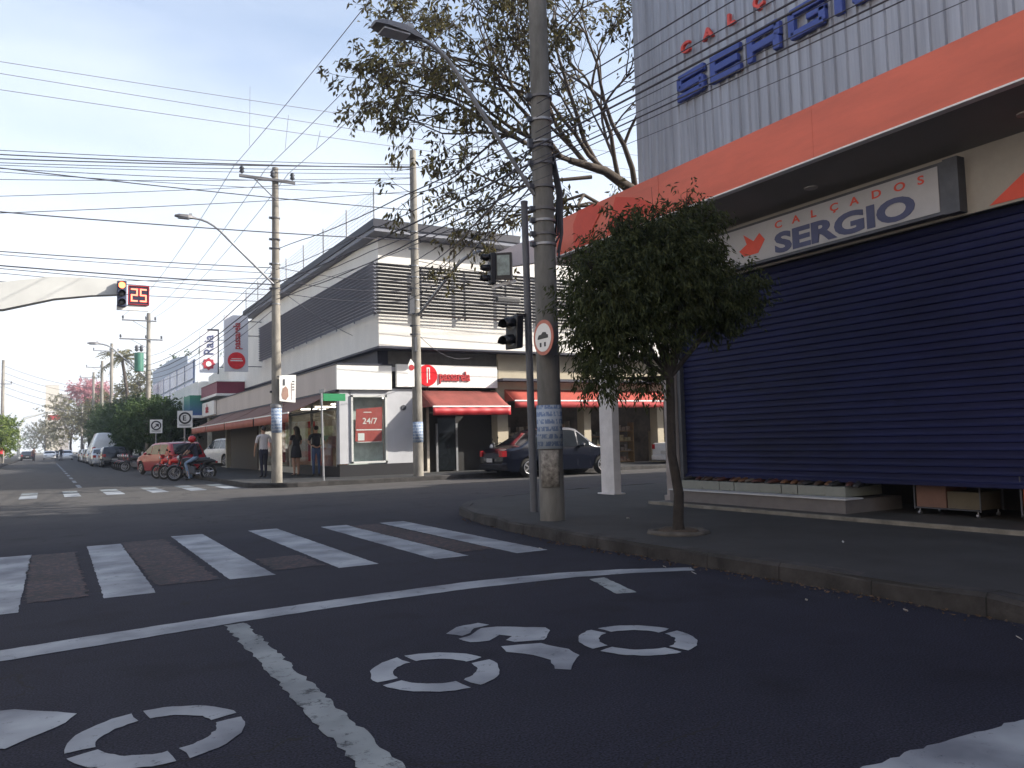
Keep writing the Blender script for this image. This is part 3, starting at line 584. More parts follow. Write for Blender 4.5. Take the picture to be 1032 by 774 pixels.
# awnings
def awning(name, x0, x1, ztop, zb, out, drop, mt, vmt, parent):
    n = 14; vs = []
    for i in range(n + 1):
        x = x0 + (x1 - x0) * i / n; sg_ = .015 * math.sin(i * 1.9)
        for j in range(5):
            t = j / 4; vs.append((x, FY - .05 - out * t, ztop + (zb - ztop) * t - .05 * math.sin(PI * t) + sg_ * math.sin(PI * t)))
    b = MB(); b.add(vs, [(i * 5 + j, i * 5 + j + 1, (i + 1) * 5 + j + 1, (i + 1) * 5 + j) for i in range(n) for j in range(4)], 0, True)
    b.add([(x0, FY - .05, ztop), (x0, FY - .05 - out, zb), (x0, FY - .05, zb)], [(0, 1, 2)])
    a = b.build(name, mt, parent)
    s_ = a.modifiers.new('thick', 'SOLIDIFY'); s_.thickness = .012
    b = MB(); b.box(x0, x1, FY - .1 - out, FY - .04 - out, zb - .02, zb + .03); b.build('awning_bar', 'sign_white', a)
    b = MB(); vs = []
    for i in range(n * 2 + 1):
        x = x0 + (x1 - x0) * i / n / 2; yy = FY - .075 - out + .012 * math.sin(i * 1.3); vs += [(x, yy, zb - .02), (x, yy, zb - drop)]
    b.add(vs, [(i * 2, i * 2 + 1, i * 2 + 3, i * 2 + 2) for i in range(n * 2)], 0, True); v_ = b.build('valance', vmt, a); s_ = v_.modifiers.new('thick', 'SOLIDIFY'); s_.thickness = .01
    b = MB(); b.tube([(x0 + .1, FY - .05, ztop - .5), (x0 + .1, FY - .05 - out, zb - .03)], .018, 6); b.tube([(x1 - .1, FY - .05, ztop - .5), (x1 - .1, FY - .05 - out, zb - .03)], .018, 6); b.build('awning_arm', 'darksteel', a)
awning('red_awning', 12.1, 15.35, 3.22, 2.58, 1.1, .32, 'awning', 'red', st)
awning('red_awning', 15.75, 23.8, 3.3, 2.82, .75, .28, mat('bright_orange_red_cloth', (.38, .07, .05), .8, var=.12), mat('bright_valance', (.36, .04, .04), .8), st)
awning('red_awning', 24.1, 29.5, 3.3, 2.82, .75, .28, 'awning', 'red', st)
# street side: long awnings along Y
def awning_y(y0, y1, parent):
    X0, X1 = FX - .06, 7.35; zt, zb = 3.2, 2.45; n = 12; vs = []
    for i in range(n + 1):
        y_ = y0 + (y1 - y0) * i / n
        for j in range(5):
            t = j / 4; vs.append((X0 + (X1 - X0) * t, y_, zt + (zb - zt) * t - .06 * math.sin(PI * t)))
    b = MB(); b.add(vs, [(i * 5 + j, i * 5 + j + 1, (i + 1) * 5 + j + 1, (i + 1) * 5 + j) for i in range(n) for j in range(4)], 0, True)
    a = b.build('street_awning', 'awning_b', parent); s_ = a.modifiers.new('thick', 'SOLIDIFY'); s_.thickness = .012
    b = MB(); b.box(X1 - .05, X1, y0, y1, zb - .02, zb + .03); b.build('awning_bar', 'sign_white', a)
    b = MB(); vs = []
    for i in range(n * 2 + 1):
        y_ = y0 + (y1 - y0) * i / n / 2; xx = X1 - .03 + .012 * math.sin(i * 1.3); vs += [(xx, y_, zb - .02), (xx, y_, zb - .33)]
    b.add(vs, [(i * 2, i * 2 + 1, i * 2 + 3, i * 2 + 2) for i in range(n * 2)], 0, True); v_ = b.build('valance', 'valance', a); s_ = v_.modifiers.new('thick', 'SOLIDIFY'); s_.thickness = .01
    b = MB(); b.tube([(X0, y0 + .2, zt - .55), (X1 + .05, y0 + .2, zb - .03)], .018, 6); b.build('awning_arm', 'darksteel', a)
for (a, b_) in ((28.1, 33.4), (33.65, 39.5), (39.7, 44.6), (44.8, 49.5)): awning_y(a, b_, st)
# street-side shop front: windows and posts
b = MB(); b.box(12.5, 12.6, FY + .3, 50, .15, 3.3); b.box(FX + .05, 12.6, FY + .3, 50, 3.1, 3.2); b.build('interior_wall', mat('shop_interior', (.55, .50, .42), .8, var=.35, scale=1.2, detail=8), st)
M['tube'] = mat('shop_tube_light', (.9, .9, .85), .5, emit=(1, .95, .85), estr=5)
for yy in (29.4, 31.8, 34.2, 36.6, 39):
    b = MB(); b.box(10.8, 12.2, yy, yy + .08, 3.04, 3.08); b.build('ceiling_tube', 'tube', st)
b = MB(); b.box(FX + .05, 12.5, FY + .3, 50, .15, .2); b.build('interior_floor', mat('pale_floor', (.35, .33, .3), .5), st)
fr = MB()
for yy in (28.0, 31.2, 34.4, 37.0, 40.1): fr.box(FX + .02, FX + .1, yy, yy + .08, .15, 3.25)
fr.box(FX + .02, FX + .1, 28, 40.1, 2.55, 2.63); fr.box(FX + .02, FX + .1, 33, 40.1, .15, .4)
f_ = fr.build('shop_window_frame', mat('pale_frame', (.42, .42, .38), .5), st)
b = MB(); b.box(FX + .05, FX + .06, 28.1, 40.1, .4, 2.55); b.build('shop_window_pane', 'glass', f_)
b = MB(); b.box(FX + .0, FX + .25, 40.4, 47, .15, 3.25); b.build('brown_shutter', mat('dark_brown_panel', (.06, .05, .04), .7), st)
for yy in (47.6, 53.5, 59.5):
    b = MB(); b.bevbox(FX - .12, FX + .12, yy, yy + .24, .15, 3.25, .01); b.build('post', mat('cream_post', (.42, .40, .34), .8), st)
b = MB(); b.box(13, 13.1, 47, 62, .15, 3.3); b.build('carport_back', 'dark_int', st)
b = MB()
for yy in (28.4, 30.0, 31.6, 33.2, 34.9, 36.5, 38.1): b.box(12.3, 12.5, yy, yy + .75, .6, 2.5)
b.build('wall_panel', mat('white_shop_panel', (.75, .73, .68), .6, var=.1), st)
b = MB()
for yy in (29.3, 32.5, 35.8): b.box(12.25, 12.5, yy, yy + .5, .9, 2.4)
b.build('wall_panel', mat('red_shop_panel', (.4, .05, .05), .6), st)
b = MB(); b.box(FX + .3, 12.5, 40.2, 40.3, .15, 3.1)
b.build('partition', mat('cream_partition', (.6, .56, .48), .7, var=.15), st)
for q in range(6):
    b = MB(); b.box(9.45 + q * .5, 9.8 + q * .5, 40.12, 40.19, .5, 2.5); b.build('wall_panel', ['sign_white', 'red', 'sign_white', 'sign_white', 'red', 'sign_white'][q], st)
# counters & lit goods in the shop
for i, (xx, yy, c, lab) in enumerate([(10.4, 31.5, (.38, .22, .08), 'low wooden counter seen through the glass behind the woman in the dark dress'), (10.6, 34.2, (.4, .12, .08), 'red and cream goods stand inside the glass shopfront behind the white shirt man'), (10.2, 29.3, (.35, .1, .08), 'reddish goods stand inside the shop by the corner beside the dark shirt man')]):
    t = thing('goods_stand', lab, 'stand', (xx, yy, .2)); b = MB(); b.bevbox(xx, xx + 1, yy, yy + 1.4, .2, 1.15, .02); b.build('counter', mat('stand_wood', c, .6), t)
    for q in range(5):
        b = MB(); b.bevbox(xx + .1, xx + .5, yy + .05 + q * .26, yy + .25 + q * .26, 1.15, 1.35 + random.uniform(0, .4), .02); b.build('parcel', mat('parcel', [random.uniform(.2, .7), random.uniform(.1, .5), random.uniform(.1, .4)], .6), t)
# signboard with round emblem and name
M['red_disc'] = mat('gloss_red', (.70, .02, .03), .3)
sb = thing('shop_signboard', 'white signboard with red round emblem and red name above the corner red awning', 'sign', (13.1, FY - .1, 3.35))
b = MB(); b.box(11.14, 15.38, FY - .14, FY - .01, 3.36, 4.2); b.build('board', 'sign_white', sb)
def disc(mb, c, r, th, mi=0, n=40): mb.tube([(c[0], c[1], c[2]), (c[0], c[1] - th, c[2])], r, n, mi, True, False)
b = MB(); disc(b, (12.35, FY - .14, 3.80), .40, .06); b.build('emblem_disc', 'red_disc', sb)
def bars(mb, cx, y_, cz, s):
    mb.box(cx - .17 * s, cx - .10 * s, y_ - .01, y_, cz - .62 * s, cz + .55 * s); mb.box(cx + .02 * s, cx + .09 * s, y_ - .01, y_, cz - .35 * s, cz + .55 * s); mb.box(cx - .10 * s, cx + .02 * s, y_ - .01, y_, cz + .48 * s, cz + .55 * s)
b = MB(); bars(b, 12.4, FY - .20, 3.82, .5); b.build('emblem_mark', 'sign_white', sb)
text('lettering', 'passarela', .50, .06, 'S', (12.84, FY - .17, 3.62), 'red', sb, .72, .012)
# vertical blade sign of the same store
vb = thing('blade_sign', 'tall white vertical sign with red disc, right one of the two hanging signs', 'sign', (8.9, 45, 5.4))
b = MB(); b.box(8.3, 9.55, 45, 45.22, 5.42, 8.5); b.build('board', mat('blade_white', (.62, .63, .68), .5, var=.03), vb)
b = MB(); disc(b, (8.93, 45, 6.0), .46, .04); b.build('disc', 'red_disc', vb)
b = MB(); b.box(8.6, 9.25, 44.95, 44.96, 5.97, 6.03); b.box(8.66, 9.2, 44.95, 44.96, 6.08, 6.12); b.build('disc_mark', 'sign_white', vb)
text('lettering', 'passarela', .52, .02, ((0, 0, 1), (-1, 0, 0)), (9.12, 44.985, 6.62), 'red', vb, .78, .012)
b = MB()
for z in (5.7, 7.4, 8.2): b.tube([(9.5, 45.1, z), (UX + .1, 45.1, z)], .025, 6)
b.build('bracket', 'darksteel', vb)
rb = thing('blade_sign', 'smaller white vertical pharmacy sign with dark red star emblem, left of the two', 'sign', (9.1, 55, 6.2))
b = MB(); b.box(8.62, 9.72, 55, 55.2, 6.22, 8.98); b.build('board', mat('blade_white_b', (.6, .61, .66), .5, var=.03), rb)
b = MB(); b.box(9.74, 9.80, 54.98, 55.25, 6.15, 9.1); b.box(9.1, 9.80, 54.98, 55.25, 9.0, 9.1); b.build('frame', 'navy', rb)
text('lettering', 'Raia', .85, .02, ((0, 0, 1), (-1, 0, 0)), (9.45, 54.985, 7.35), 'navy_letter', rb, .95, .01)
b = MB(); star = []
for i in range(16): rr = .42 if i % 2 == 0 else .33; star.append((rr * math.cos(R(22.5 * i)), rr * math.sin(R(22.5 * i))))
b.prism(star, .02, (9.15, 54.99, 6.78), (1, 0, 0), (0, 0, 1)); b.build('emblem', mat('wine_red', (.35, .03, .05), .5), rb)
b = MB(); disc(b, (9.15, 54.965, 6.78), .17, .01); b.build('emblem_centre', 'sign_white', rb)
b = MB()
for z in (6.6, 8.4): b.tube([(9.75, 55.1, z), (UX + .3, 55.1, z)], .03, 6)
b.build('bracket', 'darksteel', rb)
# fence on the roof
fn = thing('roof_fence', 'thin wire security fence running along the flat roof edge', 'fence', (9.8, 30, 9.23))
b = MB()
for i in range(8):
    b = MB(); b.tube([(9.95, 26.4 + i * 3, 9.2), (9.95, 26.4 + i * 3, 10.35)], .03, 6); b.build('post', 'steel', fn)
for i in range(1, 4):
    b = MB(); b.tube([(9.95 + i * 1.9, 26.4, 9.2), (9.95 + i * 1.9, 26.4, 10.3)], .025, 6); b.build('post', 'steel', fn)
b = MB()
for z in [9.4 + .14 * i for i in range(7)]: b.tube([(9.95, 26.4, z), (9.95, 47.4, z)], .006, 3, 0, False)
for i in range(120): b.tube([(9.95, 26.4 + i * .175, 9.3), (9.95, 26.4 + i * .175, 10.25)], .004, 3, 0, False)
b.build('wire_mesh', 'cable_thin', fn)
# hanging banner on the corner pole side
# ------------------------------------------------------------------ buildings further along
def building(label, x0, x1, y0, y1, h, wallm, fh=3.1, win=None, name='building', extra=None):
    t = thing(name, label, 'building', ((x0 + x1) / 2, y0, .146))
    b = MB(); b.box(x0, x1, y0, y1, .14, h); b.build('wall', wallm, t)
    b = MB(); b.box(x0 - .1, x1 + .1, y0 - .1, y1 + .1, h, h + .18); b.build('roof', 'grey_wall', t)
    if win:
        face = x0 if x0 > 0 else x1; s_ = -1 if x0 > 0 else 1
        n = max(1, int((y1 - y0) / win)); fl = 0
        z = 1.0
        while z + 1.4 < h:
            for i in range(n):
                yc = y0 + (i + .5) * (y1 - y0) / n
                f = MB(); fx = face + s_ * .03
                f.box(min(face, fx), max(face, fx), yc - .6, yc + .6, z - .05, z + 1.25); fo = f.build('window', 'steel', t)
                p = MB(); px = face + s_ * .04; p.box(min(px, fx), max(px, fx), yc - .52, yc + .52, z + .03, z + 1.17); p.build('pane', 'car_glass', fo)
            z += fh
    return t
ph = thing('pharmacy_building', 'pharmacy with white, green and blue gradient canopy boxes beyond the corner store', 'shop', (12, 66, .146))
b = MB(); b.box(9.6, 20, 62.1, 76, .14, 6.2); b.build('wall', 'white_wall', ph)
b = MB(); b.box(7.9, 9.6, 54.9, 76, 3.25, 3.42); b.build('canopy', 'sign_white', ph)
def grad_mat(name, a, b_, z0, z1):
    m = bpy.data.materials.new(name); m.use_nodes = True; t = m.node_tree; n = t.nodes; l = t.links
    tc = n.new('ShaderNodeTexCoord'); sp = n.new('ShaderNodeSeparateXYZ'); mr = n.new('ShaderNodeMapRange'); mr.inputs[1].default_value = z0; mr.inputs[2].default_value = z1
    cr = n.new('ShaderNodeValToRGB'); cr.color_ramp.elements[0].color = (*a, 1); cr.color_ramp.elements[1].color = (*b_, 1)
    l.new(tc.outputs['Object'], sp.inputs[0]); l.new(sp.outputs['Z'], mr.inputs[0]); l.new(mr.outputs[0], cr.inputs[0]); l.new(cr.outputs[0], n['Principled BSDF'].inputs['Base Color']); n['Principled BSDF'].inputs['Roughness'].default_value = .5
    return m
gm = grad_mat('printed_blue_to_green', (.05, .10, .30), (.05, .26, .16), 3.4, 4.7)
gl = grad_mat('printed_pale_blue_to_white', (.45, .6, .66), (.7, .74, .7), 3.4, 4.7)
for (a, b_, mm) in ((55, 57.6, gm), (57.6, 62.5, gl), (62.5, 64, M['navy_letter']), (64, 68, M['sign_white']), (68, 73, gm)):
    b = MB(); b.box(8.0 if b_ < 58 else 8.05, 9.5, a + .01, b_ - .01, 3.42, 4.72 if b_ < 58 else 4.68); b.build('canopy_panel', mm, ph)
b = MB(); b.prism([(0, 0), (.5, .1), (.8, .5), (.5, .9), (0, .8), (-.4, .45)], .02, (8.04, 66.5, 3.6), (0, -1, 0), (0, 0, 1)); b.build('canopy_mark', 'red', ph)
b = MB(); b.box(7.98, 8.0, 65.2, 67.4, 3.5, 4.3); b.build('canopy_mark', 'navy_letter', ph)
pn = thing('shop_sign', 'small white sign with red writing at the end of the beige fascia', 'sign', (8.7, 53, 3.4))
b = MB(); b.box(8.72, 8.86, 50.6, 54.8, 3.3, 4.16); b.build('board', 'sign_white', pn)
text('lettering', 'ale', .75, .02, 'W', (8.70, 53.4, 3.5), 'red', pn, 1.2, .01)
mb_ = thing('balcony_box', 'maroon panelled balcony box above the pharmacy sign end', 'balcony', (9.3, 52, 4.5))
b = MB(); b.box(8.7, 10.3, 49.5, 55, 4.5, 5.2); b.build('panel', mat('maroon_panel', (.20, .035, .065), .6), mb_)
b = MB(); b.box(8.65, 10.3, 49.4, 55.1, 4.36, 4.5); b.box(8.65, 10.3, 49.4, 55.1, 5.2, 5.25); b.build('slab', 'sign_white', mb_)
bg_ = thing('office_building', 'blue glass fronted office block with stepped pale roofline beyond the pharmacy', 'building', (12, 80, .146))
b = MB(); b.prism([(66, 4.9), (66, 8.3), (70, 8.3), (70, 8.9), (75, 9.3), (80, 9.6), (90, 9.7), (95, 9.7), (95, .14), (76.2, .14), (76.2, 4.9)], 9, (10, 0, 0), (0, 1, 0), (0, 0, 1)); b.build('wall', mat('pale_blue_grey_wall', (.45, .49, .56), .7), bg_)
gb = mat('blue_glass', (.06, .11, .26), .15, .2, var=.4, scale=.5)
for i in range(6):
    for z0_, z1_ in ((5.2, 6.6), (6.8, 8.2)):
        b = MB(); y0_ = 66.6 + i * 4.6; b.box(9.93, 9.99, y0_, y0_ + 4.2, z0_, z1_); b.build('window', gb, bg_)
b = MB(); b.box(9.75, 10, 66, 95, 4.7, 4.95); b.build('ledge', 'sign_white', bg_)
tw = building('pale tower block far down the street above the trees', -.5, 6.0, 500, 515, 37.5, mat('far_cream', (.55, .5, .42), .8), 3.3, 4, 'tower_block')
b = MB(); b.box(6.05, 11, 505, 520, .1, 33); b.build('rear_wing', mat('far_grey_wing', (.3, .28, .27), .8), tw)
building('low white shopfront behind the parked cars, right side of the street', 9.5, 16, 95.5, 118, 5.2, 'white_wall', 3.1, 4)
building('grey two storey house behind the clipped trees further along', 9.5, 16, 119, 140, 6.4, 'grey_wall', 3.1, 4)
building('cream low house past the grey house on the right', 9.5, 16, 141, 175, 5.0, 'cream_wall', 3.1, 5)
building('white low building behind the left roadside tree', -18, -7.5, 84, 112, 4.2, 'white_wall', 3.1, 4)
building('cream low building beyond the left roadside tree', -18, -7.5, 114, 150, 4.6, 'cream_wall', 3.1, 4)
building('grey low building far along the left pavement', -18, -7.5, 152, 210, 5.2, 'grey_wall', 3.1, 5)
building('pinkish house far along the right pavement', 9.5, 18, 177, 230, 6.2, mat('pink_render', (.5, .38, .33), .8), 3.1, 5)

building('tall unseen beige block added left of the near street to cut sky light', -20, -7.6, -45, 13, 15.5, 'beige_panel', 3.3, 4)  # out of view, added to keep sky light off the near road
building('three storey unseen cream block added left of the crossing to cut sky light', -24, -7.6, 27.5, 62, 9.0, 'cream_wall', 3.3, 4)  # another out-of-view block, added to hold back sky light
# ------------------------------------------------------------------ poles
def pole(label, x, y, h, r0, r1, name='utility_pole', group=None, mt='concrete', base=.146):
    t = thing(name, label, 'pole', (x, y, base), 0, group)
    b = MB(); b.tube([(x, y, base - .02 + h * i / 6) for i in range(7)], [r0 + (r1 - r0) * i / 6 for i in range(7)], 20); b.build('shaft', mt, t)
    return t
def insul(mb, p, s=1): mb.tube([p, (p[0], p[1], p[2] + .05 * s), (p[0], p[1], p[2] + .1 * s), (p[0], p[1], p[2] + .14 * s), (p[0], p[1], p[2] + .2 * s)], [.02 * s, .07 * s, .045 * s, .07 * s, .03 * s], 10)
def crossarm(t, x, y, z, w0, w1, axis='x'):
    b = MB()
    if axis == 'x': b.box(x - w0, x + w1, y - .17, y - .09, z, z + .085); b.tube([(x - w0 * .6, y - .13, z), (x, y - .1, z - .6)], .018, 5)
    else: b.box(x - .05, x + .05, y - w0, y + w1, z, z + .11)
    a = b.build('crossarm', 'louver', t)
    q = MB()
    for f in ([-w0 + .08, -w0 * .1, w1 - .08] if axis == 'x' else [-w0 + .08, w1 - .08]):
        insul(q, (x + f, y - .12, z + .12) if axis == 'x' else (x, y + f, z + .11), 1.2)
    q.build('insulator', 'darksteel', a)
M['old_concrete'] = mat('weathered_dark_concrete', (.14, .138, .13), .95, var=.35, scale=4, bump=.6, bscale=35, stretch=(1, 1, .3), detail=10)
PN = pole('thick concrete utility pole beside the clipped tree, blue poster on it', 6.25, 9.65, 9.2, .18, .125, mt='old_concrete')
P1 = pole('slim concrete pole at the far corner, carrying a crossarm with three insulators', 6.3, 25.6, 10.15, .17, .10)
P2 = pole('concrete pole in front of the round red emblem signboard', 11.02, 25.35, 11.4, .18, .115)
P3 = pole('concrete pole with green transformer beyond the two blade signs', 6.25, 62, 10.9, .2, .13)
crossarm(P1, 6.3, 25.6, 9.78, 1.15, .6)
crossarm(P3, 6.25, 62, 10.4, 1.75, .5); crossarm(P3, 6.25, 61.9, 9.05, 1.9, .9)
b = MB(); b.tube([(5.6, 61.6, 6.8), (5.6, 61.6, 8.1)], .30, 18); b.build('transformer', mat('green_transformer', (.04, .15, .11), .5), P3)
b = MB(); insul(b, (5.45, 61.6, 8.2), 2.2); insul(b, (5.75, 61.6, 8.2), 2.2); b.build('transformer_bushing', 'darksteel', P3)
# clamps, straps and small hardware on the poles
def hardware(t, x, y, zs, r):
    for z in zs:
        b = MB(); b.tube([(x, y, z), (x, y, z + .035)], r + .006, 16, 0, True); st2 = b.build('strap', 'louver' if random.random() < .6 else 'steel', t)
        q = MB(); q.bevbox(x - r - .07, x - r + .01, y - .035, y + .02, z - .02, z + .05, .006); q.build('clamp', 'darksteel', st2)
hardware(PN, 6.25, 9.65, [4.1, 4.25, 4.45, 4.62, 4.95, 5.3, 5.55, 5.62, 5.95, 6.3], .172)
hardware(P1, 6.3, 25.6, [3.0, 5.8, 6.3, 6.6, 7.1, 7.6, 7.9, 8.6], .14)
hardware(P2, 11.02, 25.35, [5.0, 5.3, 5.9, 6.2, 6.6, 7.0, 7.4, 8.0, 8.6], .15)
# cable bundle strapped on near pole
b = MB()
for k_ in range(5):
    b.tube([(6.43 + .02 * math.sin(k_ * 2), 9.58 + k_ * .03, 3.9 + .12 * k_), (6.5 + .02 * math.sin(k_), 9.55 + k_ * .04, 4.3), (6.52, 9.56 + k_ * .03, 4.9), (6.42, 9.6 + k_ * .02, 5.5)], .016, 6)
b.build('cable_loop', 'cable', PN)
b = MB(); b.box(10.87, 10.95, 25.1, 25.22, 4.4, 4.9); b.box(10.72, 10.9, 25.15, 25.3, 5.7, 6.3); b.build('junction_box', 'darksteel', P2)
b = MB(); b.bevbox(14.2, 15.2, 25.2, 25.35, 6.35, 6.55, .04); o_ = tag(b.build('splice_box', 'black'), 'black cable splice box hanging below the louvres beside the corner pole', 'box')
b = MB(); b.tube([(6.3, 25.6, 2.52), (6.3, 25.6, 2.62)], .185, 14); b.build('base_collar', 'steel', P1)
def street_lamp(label, x, y, z0, dx, dy, dz, s=1, r=.028):
    t = thing('street_lamp', label, 'street lamp', (x, y, z0), 0, 'street lamps on arms')
    pts = []
    for i in range(13):
        u_ = i / 12; vz = dz * (1.22 * u_ if u_ < .6 else .732 + .268 * (1 - (1 - (u_ - .6) / .4) ** 2.2)); pts.append((x + dx * u_, y + dy * u_, z0 + vz))
    b = MB(); b.tube(pts, r, 8); b.build('arm', 'steel', t)
    e = Vector(pts[-1]); dr = Vector((dx, dy, 0)).normalized(); sd_ = Vector((-dr.y, dr.x, 0))
    b = MB(); vs = []
    prof_ = [(-.1, .05, .05), (.05, .09, .09), (.2, .15, .11), (.5, .16, .09), (.66, .1, .04)]
    for (l_, w_, h_) in prof_:
        for (q, k2) in ((-1, -.3), (-.7, .8), (0, 1), (.7, .8), (1, -.3), (0, -.4)): vs.append(e + dr * l_ * s + sd_ * q * w_ * s + Vector((0, 0, k2 * h_ * s + .02 * l_)))
    b.add(vs, [(i * 6 + j, i * 6 + (j + 1) % 6, (i + 1) * 6 + (j + 1) % 6, (i + 1) * 6 + j) for i in range(4) for j in range(6)] + [(0, 1, 2, 3, 4, 5), tuple(range(29, 23, -1))])
    b.build('lamp_head', 'louver', t)
    b = MB(); c = e + dr * .34 * s; b.obox(c + Vector((0, 0, -.045 * s)), dr * .2 * s, sd_ * .12 * s, (0, 0, .012)); b.build('lamp_lens', mat('frosted_lens', (.3, .32, .36), .3), t)
    b = MB(); c = e + dr * .1 * s; b.obox(c + Vector((0, 0, .12 * s)), dr * .05 * s, sd_ * .05 * s, (0, 0, .035)); b.build('photocell', 'steel', t)
street_lamp('grey street lamp high on a long arm from the nearest utility pole', 6.1, 9.65, 4.85, -1.88, -.1, 1.88, .92, .03)
street_lamp('pale street lamp on the slim corner pole, reaching left over the street', 6.2, 25.5, 6.45, -2.4, 0, 1.85, .8, .035)
street_lamp('short round street lamp arm on the pole before the corner store louvres', 11.1, 25.25, 5.7, .55, -3.1, 1.5, .75, .055)
street_lamp('distant street lamp on the transformer pole', 6.1, 62, 6.4, -3.0, 0, 2.3, 1.1, .05)

# posters and signs on poles
def wrap(name, label, cat, x, y, z0, z1, r, a0, a1, mt, n=10):
    vs = []
    for i in range(n + 1):
        a = R(a0 + (a1 - a0) * i / n); vs += [(x + r * math.cos(a), y + r * math.sin(a), z0), (x + r * math.cos(a), y + r * math.sin(a), z1)]
    m = MB(); m.add(vs, [(i * 2, i * 2 + 1, i * 2 + 3, i * 2 + 2) for i in range(n)], 0, True); o = m.build(name, mt)
    s_ = o.modifiers.new('t', 'SOLIDIFY'); s_.thickness = .003
    if label: tag(o, label, cat)
    return o
def flyer_mat():
    m = bpy.data.materials.new('blue_printed_flyer'); m.use_nodes = True; t = m.node_tree; n = t.nodes; l = t.links
    tc = n.new('ShaderNodeTexCoord'); sp = n.new('ShaderNodeSeparateXYZ'); l.new(tc.outputs['Object'], sp.inputs[0])
    a = n.new('ShaderNodeMath'); a.operation = 'MULTIPLY'; a.inputs[1].default_value = 9.5; l.new(sp.outputs['Z'], a.inputs[0])
    fr_ = n.new('ShaderNodeMath'); fr_.operation = 'FRACT'; l.new(a.outputs[0], fr_.inputs[0])
    gt = n.new('ShaderNodeMath'); gt.operation = 'GREATER_THAN'; gt.inputs[1].default_value = .38; l.new(fr_.outputs[0], gt.inputs[0])
    nz = n.new('ShaderNodeTexNoise'); nz.inputs['Scale'].default_value = 40; mp = n.new('ShaderNodeMapping'); mp.inputs['Scale'].default_value = (1, 1, .4); l.new(tc.outputs['Object'], mp.inputs[0]); l.new(mp.outputs[0], nz.inputs['Vector'])
    g2 = n.new('ShaderNodeMath'); g2.operation = 'GREATER_THAN'; g2.inputs[1].default_value = .46; l.new(nz.outputs['Fac'], g2.inputs[0])
    mu = n.new('ShaderNodeMath'); mu.operation = 'MULTIPLY'; l.new(gt.outputs[0], mu.inputs[0]); l.new(g2.outputs[0], mu.inputs[1])
    mx = n.new('ShaderNodeMix'); mx.data_type = 'RGBA'; mx.inputs[6].default_value = (.36, .42, .50, 1); mx.inputs[7].default_value = (.14, .20, .33, 1); l.new(mu.outputs[0], mx.inputs[0]); l.new(mx.outputs[2], n['Principled BSDF'].inputs['Base Color'])
    n['Principled BSDF'].inputs['Roughness'].default_value = .7
    return m
M['flyer'] = flyer_mat()
def sheet_on(pole_obj, label, x, y, z0, z1, r, a0, a1, mt='flyer'): return wrap('poster', label, 'poster', x, y, z0, z1, r, a0, a1, mt)
sheet_on(PN, 'blue and white printed poster pasted round the nearest thick pole', 6.25, 9.65, 1.16, 1.78, .188, 160, 305)
sheet_on(P1, 'pale blue poster pasted on the slim corner pole beside the woman', 6.3, 25.6, 1.72, 2.5, .166, 180, 330)
sheet_on(P2, 'small blue poster pasted on the pole in front of the store entrance', 11.02, 25.35, 1.3, 2.0, .18, 180, 330)
wrap('poster', 'torn pale paper remains below the blue poster on the thick pole', 'poster', 6.25, 9.65, .62, 1.14, .191, 190, 275, mat('torn_paper', (.17, .155, .14), .9, var=.5, scale=16, col2=(.34, .32, .29), detail=10))
bn = thing('hanging_banner', 'small white advertising banner hanging beside the slim corner pole', 'banner', (6.55, 25.4, 2.65))
b = MB(); b.prism([(0, .05), (.5, 0), (.52, .88), (0, .86)], .015, (6.33, 25.35, 2.66), (1, 0, 0), (0, 0, 1)); b.build('sheet', 'sign_white', bn)
b = MB(); b.prism([(.09, .12), (.2, .08), (.28, .2), (.27, .42), (.2, .52), (.1, .45), (.06, .25)], .004, (6.33, 25.33, 2.66), (1, 0, 0), (0, 0, 1)); b.box(6.70, 6.71, 25.325, 25.33, 2.75, 3.3); b.build('print', mat('brown_print', (.32, .2, .16), .7), bn)
b = MB(); b.box(6.44, 6.50, 25.325, 25.33, 3.2, 3.4)
for q in range(4): b.box(6.73, 6.80, 25.325, 25.33, 3.05 + q * .09, 3.08 + q * .09)
b.build('print', 'darksteel', bn)
b = MB(); b.tube([(6.3, 25.45, 3.5), (6.9, 25.36, 3.53)], .012, 5); b.build('rod', 'darksteel', bn)
# small banner beside P2
pb = thing('hanging_banner', 'narrow white and red pennant on the pole before the round emblem', 'banner', (9.9, 25.5, 3.3))
b = MB(); b.prism([(0, 0), (.22, 0), (.22, .8), (.1, .95), (0, .75)], .01, (10.62, 25.15, 3.2), (1, 0, 0), (0, 0, 1)); b.build('sheet', 'sign_white', pb)
b = MB(); disc(b, (10.74, 25.135, 3.85), .1, .006); b.build('print', 'red', pb)
